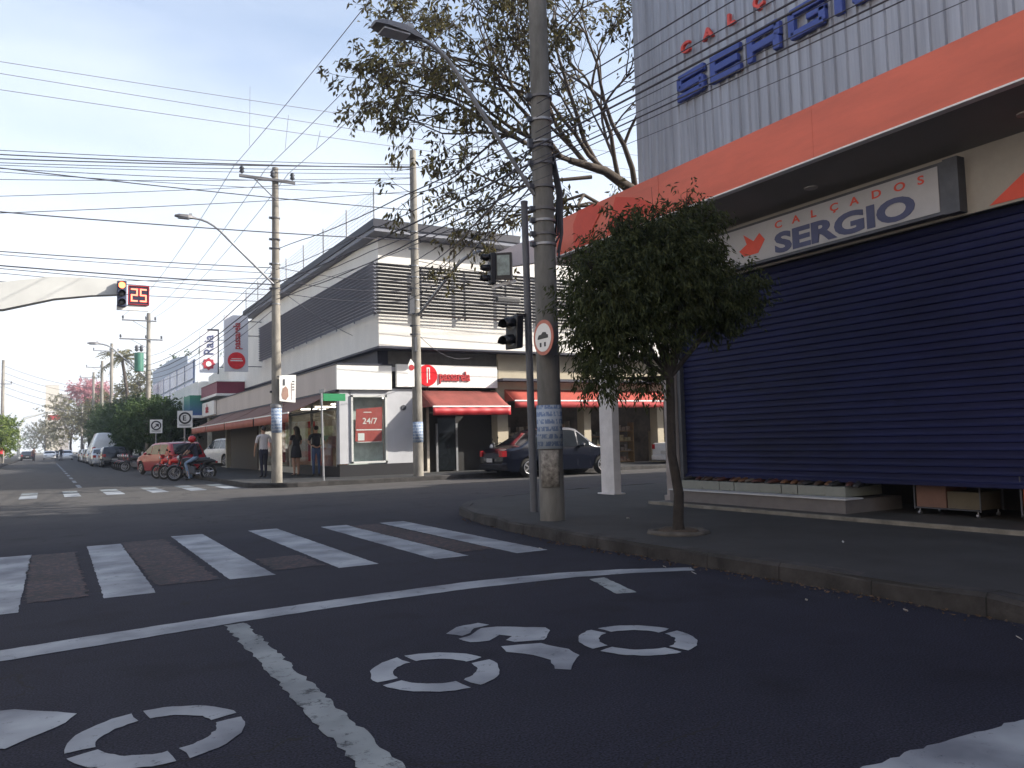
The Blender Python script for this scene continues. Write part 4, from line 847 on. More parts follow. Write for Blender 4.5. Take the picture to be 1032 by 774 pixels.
# sign pole with two-lamp signal
sp_ = thing('signal_post', 'tall thin grey post standing left of the thickest pole', 'post', (6.75, 10.95, .146))
b = MB(); b.tube([(6.75, 10.95, .14), (6.72, 10.95, 5.15)], [.062, .055], 14); b.tube([(6.72, 10.95, 5.15), (6.72, 10.95, 5.19)], .06, 14); b.build('shaft', mat('dark_grey_paint', (.10, .105, .12), .6), sp_)
def signal_head(t, c, face, up=Vector((0, 0, 1)), n=2, s=.3, mt='black', lit=None):
    """c: centre; face: direction the lamps look"""
    face = Vector(face).normalized(); side = up.cross(face).normalized(); c = Vector(c)
    b = MB(); b.obox(c, face * s * .28, side * s * .5, up * s * .5 * n); hs = b.build('housing', mt, t, bevel=.02)
    for i in range(n):
        p = c + up * (s * (n - 1) / 2 - i * s) + face * s * .28
        v = MB(); arc = []; k = 10
        for q in range(k + 1):
            a = PI * (-.12 + 1.24 * q / k); arc.append((math.cos(a), math.sin(a)))
        vs = [];
        for (u_, w_) in arc: vs += [p + side * u_ * s * .42 + up * w_ * s * .42, p + side * u_ * s * .40 + up * w_ * s * .40 + face * s * (.75 if w_ > 0 else .35)]
        v.add(vs, [(q * 2, q * 2 + 1, q * 2 + 3, q * 2 + 2) for q in range(k)], 0, True); vo_ = v.build('visor', mt, t); sm = vo_.modifiers.new('t', 'SOLIDIFY'); sm.thickness = .008
        l_ = MB(); m_ = 18; l_.add([p + face * .005 + (side * math.cos(2 * PI * q / m_) + up * math.sin(2 * PI * q / m_)) * s * .36 for q in range(m_)] + [p + face * .02], [(q, (q + 1) % m_, m_) for q in range(m_)], 0, True)
        l_.build('lens', (lit if (lit and i == 0) else 'dark_lens'), t)
    return hs
M['dark_lens'] = mat('unlit_lens', (.05, .05, .05), .2)
M['lamp_red'] = mat('lit_red_lamp', (.8, .1, .05), .4, emit=(1, .17, .06), estr=4.5)
M['digit'] = mat('lit_red_digit', (.8, .1, .05), .4, emit=(1, .16, .10), estr=2.6)
sh2 = thing('pedestrian_signal', 'dark two-lamp traffic signal seen from the side on the thin post', 'traffic light', (6.6, 10.95, 2.9))
signal_head(sh2, (6.47, 10.95, 3.02), (-1, -.25, -.18), Vector((.05, 0, 1)).normalized(), 2, .27)
b = MB(); b.box(6.5, 6.72, 10.92, 10.98, 3.28, 3.33); b.build('bracket', 'black', sh2)
# round sign on thick pole
rs = thing('round_road_sign', 'oval-looking round white road sign with red rim on the thick pole', 'road sign', (6.02, 9.55, 2.9))
sn_ = Vector((-1, -.02, 0)).normalized(); sr_ = Vector((0, 0, 1)).cross(sn_); sc0 = Vector((6.02, 9.38, 2.72))
b = MB(); b.tube([sc0, sc0 + sn_ * .012], .25, 36, 0, True, False); b.build('rim', mat('faded_red_rim', (.50, .17, .12), .6), rs)
b = MB(); b.tube([sc0 + sn_ * .0125, sc0 + sn_ * .018], .20, 36, 0, True, False); b.build('face', 'sign_white', rs)
b = MB(); b.prism([(-.13, 0), (-.1, .04), (-.04, .045), (0, .075), (.07, .07), (.1, .035), (.13, .03), (.13, -.015), (-.13, -.02)], .003, sc0 + sn_ * .0185, sr_, (0, 0, 1))
for q in (-.08, .03): b.prism([(q, -.13), (q + .04, -.13), (q + .04, -.07), (q, -.07)], .003, sc0 + sn_ * .0185, sr_, (0, 0, 1))
b.build('pictogram', 'black', rs)
b = MB(); b.box(6.025, 6.16, 9.44, 9.56, 2.69, 2.75); b.build('bracket', 'steel', rs)
# street-name sign
sn = thing('street_name_sign', 'green street name plate on a thin grey post at the far corner', 'street sign', (7.75, 25.45, .146))
b = MB(); b.tube([(7.75, 25.45, .14), (7.70, 25.45, 2.98)], .035, 10); b.build('post', 'steel', sn)
b = MB(); b.box(7.76, 8.5, 25.43, 25.45, 2.72, 2.96); b.build('plate', mat('sign_green', (.02, .22, .09), .5), sn)
b = MB(); b.box(7.71, 7.73, 25.15, 25.74, 2.98, 3.1); b.build('plate', 'sign_green' if 'sign_green' in M else 'steel', sn)
# parking signs
def road_plate(label, x, y, h, kind):
    t = thing('parking_sign', label, 'road sign', (x, y, .146))
    b = MB(); b.tube([(x, y, .14), (x, y, h + .1)], .045, 10); b.build('post', 'steel', t)
    b = MB(); b.box(x - .36, x + .36, y - .06, y - .045, h - .75, h + .1); b.build('plate', 'sign_white', t)
    b = MB(); b.torus((x, y - .07, h - .27), .26, .04, 'y', 28, 6, 0, .3)
    if kind == 'E': pass
    b.build('ring', 'black', t)
    if kind == 'E': text('lettering', 'E', .36, .01, 'S', (x - .12, y - .07, h - .39), 'black', t, 1.0, .008)
    else:
        b = MB(); b.prism([(-.16, -.12), (.02, .02), (-.06, .1), (.16, .1), (.14, -.12), (.06, -.03), (-.1, -.16)], .01, (x, y - .06, h - .27), (1, 0, 0), (0, 0, 1)); b.build('arrow', 'black', t)
    b = MB()
    for q in range(2): b.box(x - .26, x + .26, y - .064, y - .06, h - .66 + q * .06, h - .64 + q * .06)
    b.build('print', 'darksteel', t)
road_plate('white sign with E in a ring beside the street awnings', 6.05, 43.2, 3.1, 'E')
road_plate('white sign with ringed arrow beyond the red hatchback', 5.95, 54.5, 3.05, 'A')

# ------------------------------------------------------------------ traffic light masts
def sweep_box(mb, st_):
    """stations: (centre, side half vector, up half vector)"""
    vs = []
    for (c, a, u_) in st_:
        c, a, u_ = Vector(c), Vector(a), Vector(u_); vs += [c - a - u_, c + a - u_, c + a + u_, c - a + u_]
    mb.add(vs, [(i * 4 + j, i * 4 + (j + 1) % 4, (i + 1) * 4 + (j + 1) % 4, (i + 1) * 4 + j) for i in range(len(st_) - 1) for j in range(4)] + [(0, 1, 2, 3), tuple(range(len(vs) - 1, len(vs) - 5, -1))])
ml = thing('signal_mast', 'broad pale arched traffic mast arm reaching in from the left over the street', 'mast', (-5.6, 25.6, .146))
b = MB(); Yl = 24.2
cols = [((-5.6, Yl, .14), .33), ((-5.6, Yl, 2.0), .32), ((-5.55, Yl, 3.4), .32)]
sts = [((-5.6, Yl, .14), (.33, 0, 0), (0, .22, 0)), ((-5.6, Yl, 2.2), (.33, 0, 0), (0, .22, 0)), ((-5.4, Yl, 3.5), (.36, 0, -.12), (0, .22, 0)), ((-4.7, Yl, 4.4), (.33, 0, -.32), (0, .22, 0)), ((-3.6, Yl, 4.92), (.2, 0, -.42), (0, .22, 0)), ((-2.2, Yl, 5.23), (.1, 0, -.40), (0, .21, 0)), ((-1.05, Yl, 5.32), (.06, 0, -.34), (0, .2, 0)), ((0.1, Yl, 5.62), (.04, 0, -.29), (0, .18, 0)), ((1.0, Yl, 5.72), (0, 0, -.24), (0, .16, 0)), ((1.75, Yl, 5.76), (0, 0, -.2), (0, .14, 0))]
sweep_box(b, sts); b.build('arm', 'mast', ml)
tl = thing('traffic_light', 'three-lamp traffic light showing red at the end of the arched arm', 'traffic light', (1.7, 24, 5.1))
signal_head(tl, (1.74, 23.95, 5.55), (-.03, -1, -.03), Vector((0, 0, 1)), 3, .235, mat('blue_grey_housing', (.04, .05, .10), .5), 'lamp_red')
cd = thing('countdown_display', 'red digit countdown display showing 25 beside the red traffic light', 'display', (2.2, 24, 5.2))
b = MB(); b.box(1.9, 2.42, 23.95, 24.1, 5.28, 5.80); b.build('case', mat('dark_blue_case', (.02, .02, .05), .5), cd)
b = MB()
for (xx, segs) in ((1.965, 'abged'), (2.19, 'afgcd')):
    Wd, Hd, t_ = .17, .36, .036; z0 = 5.36; yq = 23.935
    sg_ = {'a': (xx, xx + Wd, z0 + Hd - t_, z0 + Hd), 'g': (xx, xx + Wd, z0 + Hd / 2 - t_ / 2, z0 + Hd / 2 + t_ / 2), 'd': (xx, xx + Wd, z0, z0 + t_), 'b': (xx + Wd - t_, xx + Wd, z0 + Hd / 2, z0 + Hd), 'c': (xx + Wd - t_, xx + Wd, z0, z0 + Hd / 2), 'e': (xx, xx + t_, z0, z0 + Hd / 2), 'f': (xx, xx + t_, z0 + Hd / 2, z0 + Hd)}
    for s_ in segs: q = sg_[s_]; b.box(q[0], q[1], yq, yq + .01 + random.random() * .002, q[2], q[3])
b.build('digit', 'digit', cd)
b = MB()
for (a0, a1, c0, c1) in ((1.90, 2.42, 5.275, 5.295), (1.9, 2.42, 5.785, 5.805), (1.895, 1.915, 5.28, 5.8), (2.405, 2.425, 5.28, 5.8)): b.box(a0, a1, 23.93, 23.95, c0, c1)
b.build('rim', 'red', cd)
b = MB(); b.box(1.62, 2.42, 23.98, 24.08, 5.12, 5.26); b.build('bracket', 'sign_white', cd)
mr = thing('signal_mast', 'square concrete-grey column with arm curving out behind the thick pole', 'mast', (9.95, 13.2, .146))
b = MB(); sweep_box(b, [((10.0, 13.2, .14), (.085, 0, 0), (0, .215, 0)), ((10.0, 13.2, 3.2), (.085, 0, 0), (0, .215, 0)), ((9.97, 13.2, 4.3), (.12, 0, -.03), (0, .2, 0))]); b.build('column', 'mast_b', mr)
b = MB(); sweep_box(b, [((9.97, 13.2, 4.303), (.12, 0, -.03), (0, .2, 0)), ((9.75, 13.2, 4.85), (.16, 0, -.16), (0, .17, 0)), ((9.2, 13.2, 5.06), (.04, 0, -.24), (0, .15, 0)), ((8.4, 13.15, 5.02), (-.02, 0, -.24), (0, .13, 0)), ((7.8, 13.1, 4.86), (-.04, 0, -.22), (0, .11, 0)), ((7.30, 13.05, 4.66), (-.05, 0, -.19), (0, .09, 0))]); b.build('arm', mat('brightened_mast_arm', (.80, .79, .80), .5, var=.04), mr)  # brightness lost to shade is put into the arm colour
b = MB(); b.box(9.85, 10.15, 12.93, 13.47, .14, .17); b.build('base_plate', 'mast_b', mr)
t3 = thing('traffic_light', 'side-on three-lamp traffic light at the tip of the column arm', 'traffic light', (7.2, 13.1, 4.5))
signal_head(t3, (7.22, 13.0, 4.52), (-1, .15, -.02), Vector((.03, 0, 1)).normalized(), 3, .2)
cp = thing('countdown_display', 'dark square countdown panel beside the side-on traffic light', 'display', (7.45, 12.9, 4.5))
b = MB(); b.obox((7.40, 12.85, 4.56), (.12, -.1, 0), (.03, .036, 0), (0, 0, .25)); b.build('case', 'black', cp)
b = MB(); b.obox((7.365, 12.808, 4.57), (.09, -.075, 0), (.002, .0024, 0), (0, 0, .19)); b.build('screen', mat('grey_green_screen', (.22, .28, .27), .3, var=.5, scale=6), cp)
b = MB(); b.obox((7.45, 12.95, 4.24), (.22, -.08, .06), (.02, .03, 0), (0, 0, .03)); b.build('bracket', 'sign_white', cp)

# ------------------------------------------------------------------ cables
CABLE_MESH = {}
def cable(p0, p1, sag, r, label, group, mt='cable', n=20, wob=0):
    pts = []
    for i in range(n + 1):
        t = i / n; p = Vector(p0).lerp(Vector(p1), t); p.z -= 4 * sag * t * (1 - t)
        if wob: p.x += wob * noise1(t * 7, r * 900); p.z += wob * noise1(t * 6 + 2, r * 500)
        pts.append(p)
    m = MB(); m.tube(pts, r * .82, 5, 0, True); o = m.build('cable', mt); return tag(o, label, 'cable', group)
G1 = 'overhead cables crossing above the street'
X_ = [((-18, 23.2, 10.81), (26, 23.2, 12.39), .3, .011, 'highest thin wire crossing the blue sky at upper left'), ((-18, 22.6, 10.49), (26, 22.6, 11.46), .3, .011, 'middle thin wire of the three highest crossing the sky'), ((-18, 22, 9.75), (26, 22, 10.97), .3, .011, 'lowest thin wire of the three highest crossing the sky')]
for a in X_: cable(*a, G1, 'cable_thin')
PK = list(range(8)); lab2 = 'one of the packed horizontal cables running from the left edge to the emblem pole top'
for (p0, p1, s_, r_) in [((-18, 25.3, 8.32), (11.0, 25.3, 11.0), .35, .014), ((-18, 25.3, 8.18), (11.0, 25.3, 10.9), .35, .022), ((-18, 25.3, 7.84), (11.0, 25.3, 10.94), .35, .022), ((-18, 25.3, 7.73), (11.0, 25.3, 10.83), .35, .014), ((-18, 25.3, 7.78), (11.0, 25.3, 10.68), .35, .012), ((-18, 25.3, 7.01), (11.0, 25.3, 10.55), .35, .012), ((-18, 25.3, 8.08), (11.0, 25.3, 10.3), .35, .014), ((-18, 25.3, 5.93), (11.0, 25.3, 10.53), .35, .012)]:
    cable(p0, p1, s_, r_, ['topmost of the packed cables reaching the emblem pole top from the left edge', 'thick cable second from the top of the packed bundle to the emblem pole', 'thick cable third from the top of the packed bundle to the emblem pole', 'fourth cable down in the packed bundle to the emblem pole', 'fifth cable down in the packed bundle to the emblem pole', 'thin sixth cable rising to the emblem pole top', 'seventh cable down, nearly level, reaching the emblem pole', 'steepest cable of the packed bundle to the emblem pole'][PK.pop(0)], 'packed cables to the emblem pole')
cable((-18, 25.3, 9.39), (11.0, 25.3, 9.38), .35, .02, 'thick cable crossing just under the corner pole crossarm', G1)
cable((-18, 25.3, 7.98), (11.0, 25.3, 8.31), .35, .022, 'thick cable crossing the sky above the left street lamp', G1)
cable((-18, 25.3, 5.47), (11.0, 25.3, 10.06), .35, .014, 'cable rising from the left edge to the emblem pole', G1)
cable((-18, 25.3, 8.34), (11.0, 25.3, 9.95), .35, .012, 'thin cable passing between the two middle thick cables', G1)
L3 = ['thin upper cable of the bundle above the arched mast arm', 'second thin cable above the arched mast arm', 'thickest cable running just above the red traffic light', 'thin cable directly under the thickest one over the mast', 'faint cable crossing over the arched arm', 'lowest faint cable crossing the arched arm', 'faint rising cable below the left street lamp']
for (p0, p1, s_, r_), l_ in zip([((-18, 25.4, 7.18), (6.3, 25.5, 6.97), .3, .018), ((-18, 25.4, 7.3), (6.3, 25.5, 6.79), .3, .012), ((-18, 25.4, 7.13), (6.3, 25.5, 6.43), .3, .024), ((-18, 25.4, 7.25), (6.3, 25.5, 6.26), .3, .014), ((-18, 25.4, 7.25), (6.3, 25.5, 6.08), .3, .012), ((-18, 25.4, 6.54), (6.3, 25.5, 5.87), .3, .012), ((-18, 25.4, 5.19), (6.3, 25.5, 6.65), .3, .012)], L3): cable(p0, p1, s_, r_, l_, G1)
# street primaries
for i, X1 in enumerate((5.0, 5.95, 6.7)):
    w_ = ['left', 'middle', 'right'][i]
    cable((X1, 25.5, 10.12), (X1, -25, 9.7), .9, .011, '%s thin wire climbing steeply to the top edge from the corner crossarm' % w_, 'street wires overhead', 'cable_thin', 40)
    cable((X1, 25.5, 10.12), ([4.58, 6.0, 6.65][i], 61.9, 10.75), .6, .013, '%s thin wire running from corner crossarm to transformer pole' % w_, 'street wires overhead', 'cable_thin')
for (p0, p1) in (((5.0, 23.2, 11.75), (5.0, 23.3, 10.0)), ((5.95, 22.6, 10.85), (5.95, 23.0, 9.95)), ((6.7, 22.0, 10.3), (6.7, 22.4, 9.9))):
    cable(p0, p1, .0, .008, 'short jumper wire on the %s of the three crossing thin wires' % {5.0: 'left', 5.95: 'middle', 6.7: 'right'}[p0[0]], 'jumper wires', 'cable_thin', 6)
# near pole <-> corner pole
spans = [(5.83, 7.57, .02), (5.6, 6.9, .016), (5.4, 6.5, .028), (5.2, 6.3, .016), (5.1, 5.95, .022), (4.95, 6.1, .012)]
words = ['topmost', 'second', 'third', 'fourth', 'fifth', 'lowest']
for i, (za, zb, r_) in enumerate(spans):
    cable((6.2, 9.75, za), (6.28, 25.45, zb), .12, r_ * .75, '%s sloping cable between the thickest pole and the slim corner pole' % words[i], 'cables between the two corner poles', wob=.02)
for i, (za, zb, r_) in enumerate([(7.2, 7.9, .012), (6.9, 7.3, .02), (6.4, 6.9, .026), (6.2, 6.6, .016), (5.95, 6.3, .02), (5.7, 6.0, .012)]):
    cable((6.3, 25.7, za), (6.2, 61.9, zb), .55, r_, '%s sloping cable between slim corner pole and transformer pole' % words[i], 'cables along the far street', wob=.02)
for i in range(4): cable((6.2, 62.1, 7.9 - i * .45), (6.2, 98, 7.6 - i * .4), .5, .018, '%s cable beyond the transformer pole' % words[i], 'cables beyond the transformer pole')
for i in range(4): cable((11.0, 25.3, 7.6 - i * .4), (34, 25.4, 7.8 - i * .35), .5, .016, '%s cable running right along the louvred wall from the emblem pole' % words[i], 'cables along the side street')
for i in range(4): cable((6.3, 9.8, 5.75 - i * .18), (11.0, 25.3, 7.6 - i * .42), .25, .016, '%s cable from the thickest pole to the emblem pole' % words[i], 'cables to the emblem pole', wob=.015)
for i in range(3): cable((6.3, 25.5, 7.0 - i * .4), (11.0, 25.3, 6.9 - i * .35), .15, .014, '%s short cable joining the two far corner poles' % words[i], 'short cables between far poles')
cable((6.3, 25.5, 6.35), (10.0, 29.0, 5.4), .1, .012, 'service cable dropping from slim corner pole to store wall', 'service cables')
cable((11.1, 25.3, 5.0), (14.4, 27.4, 4.6), .4, .012, 'service cable sagging from emblem pole past the signboard', 'service cables')
# over the near pavement, across the shoe shop front
for i, (z0, z1, r_, s_) in enumerate([(6.15, 5.7, .02, .35), (5.95, 5.4, .016, .25), (5.72, 5.2, .016, .3), (5.62, 5.0, .026, .32), (5.5, 4.9, .03, .3), (5.42, 4.85, .012, .33), (5.28, 4.6, .012, .36), (5.2, 4.5, .02, .36), (5.12, 4.52, .014, .4), (4.95, 4.5, .008, .55)]):
    cable((6.1 - .02 * i, 9.5, z0), (5.9, -26, z1 + 1.0), s_ + .4, r_ * .55, ['topmost', 'second', 'third', 'fourth', 'fifth', 'sixth', 'seventh', 'eighth', 'ninth', 'lowest thin'][i] + ' cable crossing in front of the ribbed metal wall', 'cables across the shoe shop wall', n=50, wob=.012)
# tangled thin loops around the near pole
for i in range(7):
    a0 = Vector((6.2, 9.6, 5.0 + .22 * i)); cable(a0, a0 + Vector((-.3 - .35 * random.random(), 1.5 + 3 * random.random(), .25 * random.random())), .25, .007, 'loose thin drop wire tangled behind the thickest pole', 'loose drop wires', n=14, wob=.02)
b = MB(); pts = [(8.9, -2 + 0.0, 4.8)]
# ------------------------------------------------------------------ trees
def limb_tree(name, label, trunk_pts, radii, boughs, leafm, seed, leaf_fn, group=None, barkm='bark', depth=4, cat='tree', spread=.6, lscale=.72, gravity=0, nch=(2, 3)):
    rnd = random.Random(seed); t = thing(name, label, cat, trunk_pts[0], 0, group)
    w_ = MB(); w_.tube(trunk_pts, radii, 12); tips = []
    def grow(p, d_, L, r, k):
        d_ = d_.normalized(); pts = [p]; n = 4; dd = d_.copy()
        for i in range(n):
            dd = (dd + Vector((rnd.uniform(-1, 1), rnd.uniform(-1, 1), rnd.uniform(-.6, .9) - gravity)) * .22).normalized(); pts.append(pts[-1] + dd * L / n)
        w_.tube(pts, [r * (1 - .45 * i / n) for i in range(n + 1)], 6 if r > .02 else 4, 0, False)
        if k <= 2: tips.extend([(pts[-1], dd), (pts[-2], dd)])
        if k == 0: tips.append((pts[2], dd)); return
        for _ in range(rnd.randint(*nch)):
            ax = Vector((rnd.uniform(-1, 1), rnd.uniform(-1, 1), rnd.uniform(-1, 1))).normalized()
            grow(pts[rnd.choice((2, 3, 4, 4))], (dd + ax * spread * rnd.uniform(.6, 1.4)), L * lscale * rnd.uniform(.8, 1.15), r * .55, k - 1)
    for (p, d_, L, r) in boughs: grow(Vector(p), Vector(d_), L, r, depth)
    w_.build('trunk', barkm, t)
    lf = MB(); leaf_fn(lf, tips, rnd); lf.build('crown', leafm, t)
    return t
def leaf(mb, p, d_, L, wd, rnd, droop=0):
    d_ = (d_ + Vector((0, 0, -droop))).normalized(); s_ = d_.cross(Vector((rnd.uniform(-1, 1), rnd.uniform(-1, 1), rnd.uniform(-1, 1))))
    if s_.length < .01: return
    s_.normalize(); n_ = d_.cross(s_) * wd * .25
    mb.add([p, p + d_ * L * .45 + s_ * wd / 2 + n_, p + d_ * L, p + d_ * L * .45 - s_ * wd / 2 + n_], [(0, 1, 2), (0, 2, 3)])
# near clipped tree: crown defined by lobes in 3D
M['bark_dark'] = mat('dark_bark', (.030, .025, .022), .95, var=.4, scale=8, bump=1, bscale=30, detail=10)
M['leaf_dark'] = leaf_mat('dark_green_leaves', (.016, .026, .010), (.075, .090, .030), .35)
def lobed_tree(name, label, base, fork, lobes, nleaf, L, wd, leafm, seed, group=None, r0=.09, droop=.6, cat='tree', barkm='bark', fill=.35):
    rnd = random.Random(seed); base = Vector(base); fork = Vector(fork); t = thing(name, label, cat, base, 0, group)
    w_ = MB(); mid = base.lerp(fork, .5) + Vector((.04 * rnd.uniform(-1, 1), .04, 0)) * (r0 / .09); q1 = base.lerp(fork, .25) + Vector((.03, -.01, 0))
    w_.tube([base + Vector((0, 0, -.03)), base + Vector((0, 0, .12)), q1, mid, fork], [r0 * 1.5, r0 * 1.1, r0, r0 * .92, r0 * .85], 12)
    for (c, r) in lobes:
        c = Vector(c); m_ = fork.lerp(c, .5) + Vector((rnd.uniform(-1, 1), rnd.uniform(-1, 1), rnd.uniform(-.3, 1))) * .08 * r0 / .09
        w_.tube([fork, m_, c], [r0 * .5, r0 * .3, r0 * .12], 7, 0, False)
        for _ in range(9):
            e = c + Vector((rnd.gauss(0, .5) * r[0], rnd.gauss(0, .5) * r[1], rnd.gauss(0, .5) * r[2])); w_.tube([c.lerp(fork, rnd.random() * .3), (c + e) / 2 + Vector((0, 0, .05 * r[2])), e], [r0 * .14, r0 * .09, r0 * .04], 4, 0, False)
    w_.build('trunk', barkm, t)
    lf = MB(); vol = [r[0] * r[1] * r[2] for _, r in lobes]; tot = sum(vol)
    for (c, r), v_ in zip(lobes, vol):
        c = Vector(c); nc = max(4, int(nleaf * v_ / tot / 14))
        for _ in range(nc):
            u_ = Vector((rnd.gauss(0, 1), rnd.gauss(0, 1), rnd.gauss(0, 1))).normalized(); rr = rnd.random() ** fill
            p = c + Vector((u_.x * r[0], u_.y * r[1], u_.z * r[2])) * rr * rnd.uniform(.8, 1.18)
            tw_ = (u_ + Vector((rnd.uniform(-1, 1), rnd.uniform(-1, 1), rnd.uniform(-.5, 1))) * .7).normalized()
            for k in range(14):
                pp = p + tw_ * (k / 14) * L * 2.2 + Vector((rnd.uniform(-1, 1), rnd.uniform(-1, 1), rnd.uniform(-1, 1))) * L * .45
                leaf(lf, pp, (tw_ * .5 + Vector((rnd.uniform(-1, 1), rnd.uniform(-1, 1), rnd.uniform(-1, .5)))), L * rnd.uniform(.7, 1.2), wd, rnd, droop)
    lf.build('crown', leafm, t); return t
lobed_tree('street_tree', 'small dark green tree with a full leaning crown in front of the blue shutter', (6.5, 7.3, .14), (6.5, 7.34, 2.0),
           [((6.5, 7.5, 3.35), (.78, .7, .66)), ((5.80, 7.6, 3.0), (.56, .6, .64)), ((7.25, 7.4, 3.1), (.55, .55, .48)), ((7.75, 7.35, 3.05), (.30, .35, .30)), ((5.68, 7.55, 2.45), (.38, .45, .45)), ((5.62, 7.55, 2.0), (.26, .32, .24)), ((6.3, 7.4, 2.55), (.42, .45, .3)), ((7.05, 7.4, 3.85), (.40, .38, .36)), ((5.95, 7.5, 3.62), (.30, .32, .24)), ((7.35, 7.4, 2.72), (.34, .34, .2)), ((6.2, 7.45, 1.95), (.24, .28, .18)), ((6.35, 7.5, 3.9), (.26, .3, .2)), ((7.3, 7.4, 4.1), (.13, .13, .2)), ((5.9, 7.5, 3.9), (.13, .14, .15)), ((6.95, 7.4, 4.25), (.15, .13, .18)), ((5.5, 7.55, 3.35), (.16, .18, .18)), ((8.02, 7.3, 3.3), (.13, .15, .13))],
           46000, .085, .022, 'leaf_dark', 3, r0=.06, droop=.9, fill=.5, barkm='bark_dark')
b = MB(); b.torus((6.5, 7.3, .15), .31, .055, 'z', 28, 8, 0, .7)
for i_, v_ in enumerate(b.v): b.v[i_] = (v_[0] + .03 * noise1(v_[1] * 9, 2), v_[1] + .03 * noise1(v_[0] * 8, 5), v_[2] + .014 * noise1(v_[0] * 11 + v_[1] * 7, 1))
o_ = tag(b.build('tree_planter', mat('dull_stone_ring', (.075, .068, .06), .9, var=.4, scale=6, bump=.6)), 'low round stone ring with soil around the small tree foot', 'planter')
b = MB(); b.tube([(6.5, 7.3, .15), (6.5, 7.3, .19)], [.27, .22], 16); b.build('soil', mat('dry_soil', (.07, .05, .035), 1, var=.4, scale=20, bump=1), o_)
# large sparse tree
M['leaf_brown'] = leaf_mat('mixed_olive_brown_leaves', (.035, .026, .020), (.17, .15, .055), .4)
def big_leaves(lf, tips, rnd):
    for (p, d_) in tips:
        if rnd.random() < .45: continue
        for k in range(rnd.randint(2, 5)):
            leaf(lf, p + Vector((rnd.gauss(0, .07), rnd.gauss(0, .07), rnd.gauss(0, .07))), d_ * .4 + Vector((rnd.uniform(-1, 1), rnd.uniform(-1, 1), rnd.uniform(-.8, .3))), rnd.uniform(.11, .21), .062, rnd, .6)
        if rnd.random() < .10:
            for k in range(2): leaf(lf, p, Vector((rnd.uniform(-.1, .1), rnd.uniform(-.1, .1), -1)), rnd.uniform(.25, .45), .025, rnd, .2)
limb_tree('leafy_tree', 'large half-bare tree with brownish leaves rising behind the thick pole and shop corner', [(13.8, 14.5, 0.095), (13.9, 14.5, 2.2), (13.6, 14.55, 4.6), (12.9, 14.6, 6.3), (12.1, 14.6, 7.1), (11.2, 14.6, 7.5), (10.2, 14.6, 7.6)], [.30, .25, .21, .17, .14, .105, .075],
          [((12.9, 14.6, 6.3), (-1, .1, .12), 2.4, 0.068), ((12.1, 14.6, 7.1), (-.5, .0, 1), 2.3, 0.075), ((12.6, 14.6, 6.6), (.3, .1, 1), 2.4, 0.082), ((11.6, 14.6, 7.3), (-.2, -.2, 1), 2.2, 0.061),
           ((11.2, 14.6, 7.5), (-1, -.3, .55), 2.3, 0.061), ((10.7, 14.6, 7.55), (-.9, .2, 1.0), 2.3, 0.061), ((10.2, 14.6, 7.6), (-1, .1, .25), 2.3, 0.058), ((10.2, 14.6, 7.6), (-1, -.1, -.05), 2.1, 0.054), ((9.9, 14.5, 7.6), (-1, .1, .7), 2.5, 0.054), ((10.8, 14.6, 7.3), (-1, .3, -.2), 1.9, 0.048), ((12.4, 14.6, 6.7), (-.9, -.2, -.05), 1.9, 0.048), ((11.0, 14.6, 7.6), (-.5, .0, 1.1), 2.5, 0.061), ((9.4, 14.6, 7.7), (-1, .0, .15), 2.0, 0.048), ((9.0, 14.6, 7.8), (-1, .2, .5), 2.0, 0.041), ((10.4, 14.6, 7.8), (-.7, .3, 1), 2.2, 0.041), ((9.6, 14.6, 7.7), (-.7, -.3, .9), 2.2, 0.041), ((11.6, 14.6, 7.4), (.1, .3, 1), 2.4, 0.048)],
          'leaf_brown', 21, big_leaves, depth=4, spread=.62, lscale=.66, gravity=.10, nch=(3, 3))
# clipped row along the far pavement
M['leaf_mid'] = leaf_mat('mid_green_leaves', (.03, .055, .022), (.075, .12, .04), .3)
M['leaf_olive'] = leaf_mat('olive_leaves', (.07, .075, .035), (.19, .17, .075), .3)
M['leaf_light'] = leaf_mat('light_green_leaves', (.07, .12, .03), (.22, .28, .07), .4)
M['leaf_pink'] = leaf_mat('pink_blossom', (.40, .17, .20), (.62, .33, .36), .4)
def ball(name, label, x, y, rx, ry, rz, zc, nl, L, lm, seed, group=None, r0=.12):
    rnd = random.Random(seed); lobes = [((x, y, zc), (rx * .8, ry * .8, rz * .85))]
    for _ in range(6): a = rnd.uniform(0, 2 * PI); lobes.append(((x + rx * .5 * math.cos(a), y + ry * .5 * math.sin(a), zc + rnd.uniform(-.45, .5) * rz), (rx * .5, ry * .5, rz * .45)))
    return lobed_tree(name, label, (x, y, .14), (x, y, max(.8, zc - rz * .75)), lobes, nl, L, L * .5, lm, seed, group, r0, .3, fill=.22)
rowg = 'clipped street trees along the far right pavement'
for i, (y, rz, zc) in enumerate([(60, 1.95, 2.95), (66, 2.2, 3.3), (72.5, 2.35, 3.5), (80, 2.4, 3.6), (88, 2.6, 3.8), (97, 2.7, 4.0), (108, 2.9, 4.1), (120, 3.0, 4.3)]):
    ball('street_tree', ['nearest', 'second', 'third', 'fourth', 'fifth', 'sixth', 'seventh', 'farthest'][i] + ' clipped dark street tree of the row behind the white van', 6.7, y, 2.3, 3.6, rz, zc, 9000, .22, 'leaf_mid', 40 + i, rowg)
ball('street_tree', 'bright green round roadside tree at the left edge of the street', -4.7, 80, 3.1, 3.6, 2.3, 3.0, 9000, .26, 'leaf_light', 61)
ball('street_tree', 'second green tree behind the left roadside tree', -6.2, 120, 3.4, 4.5, 3.0, 3.4, 4500, .3, 'leaf_light', 62)
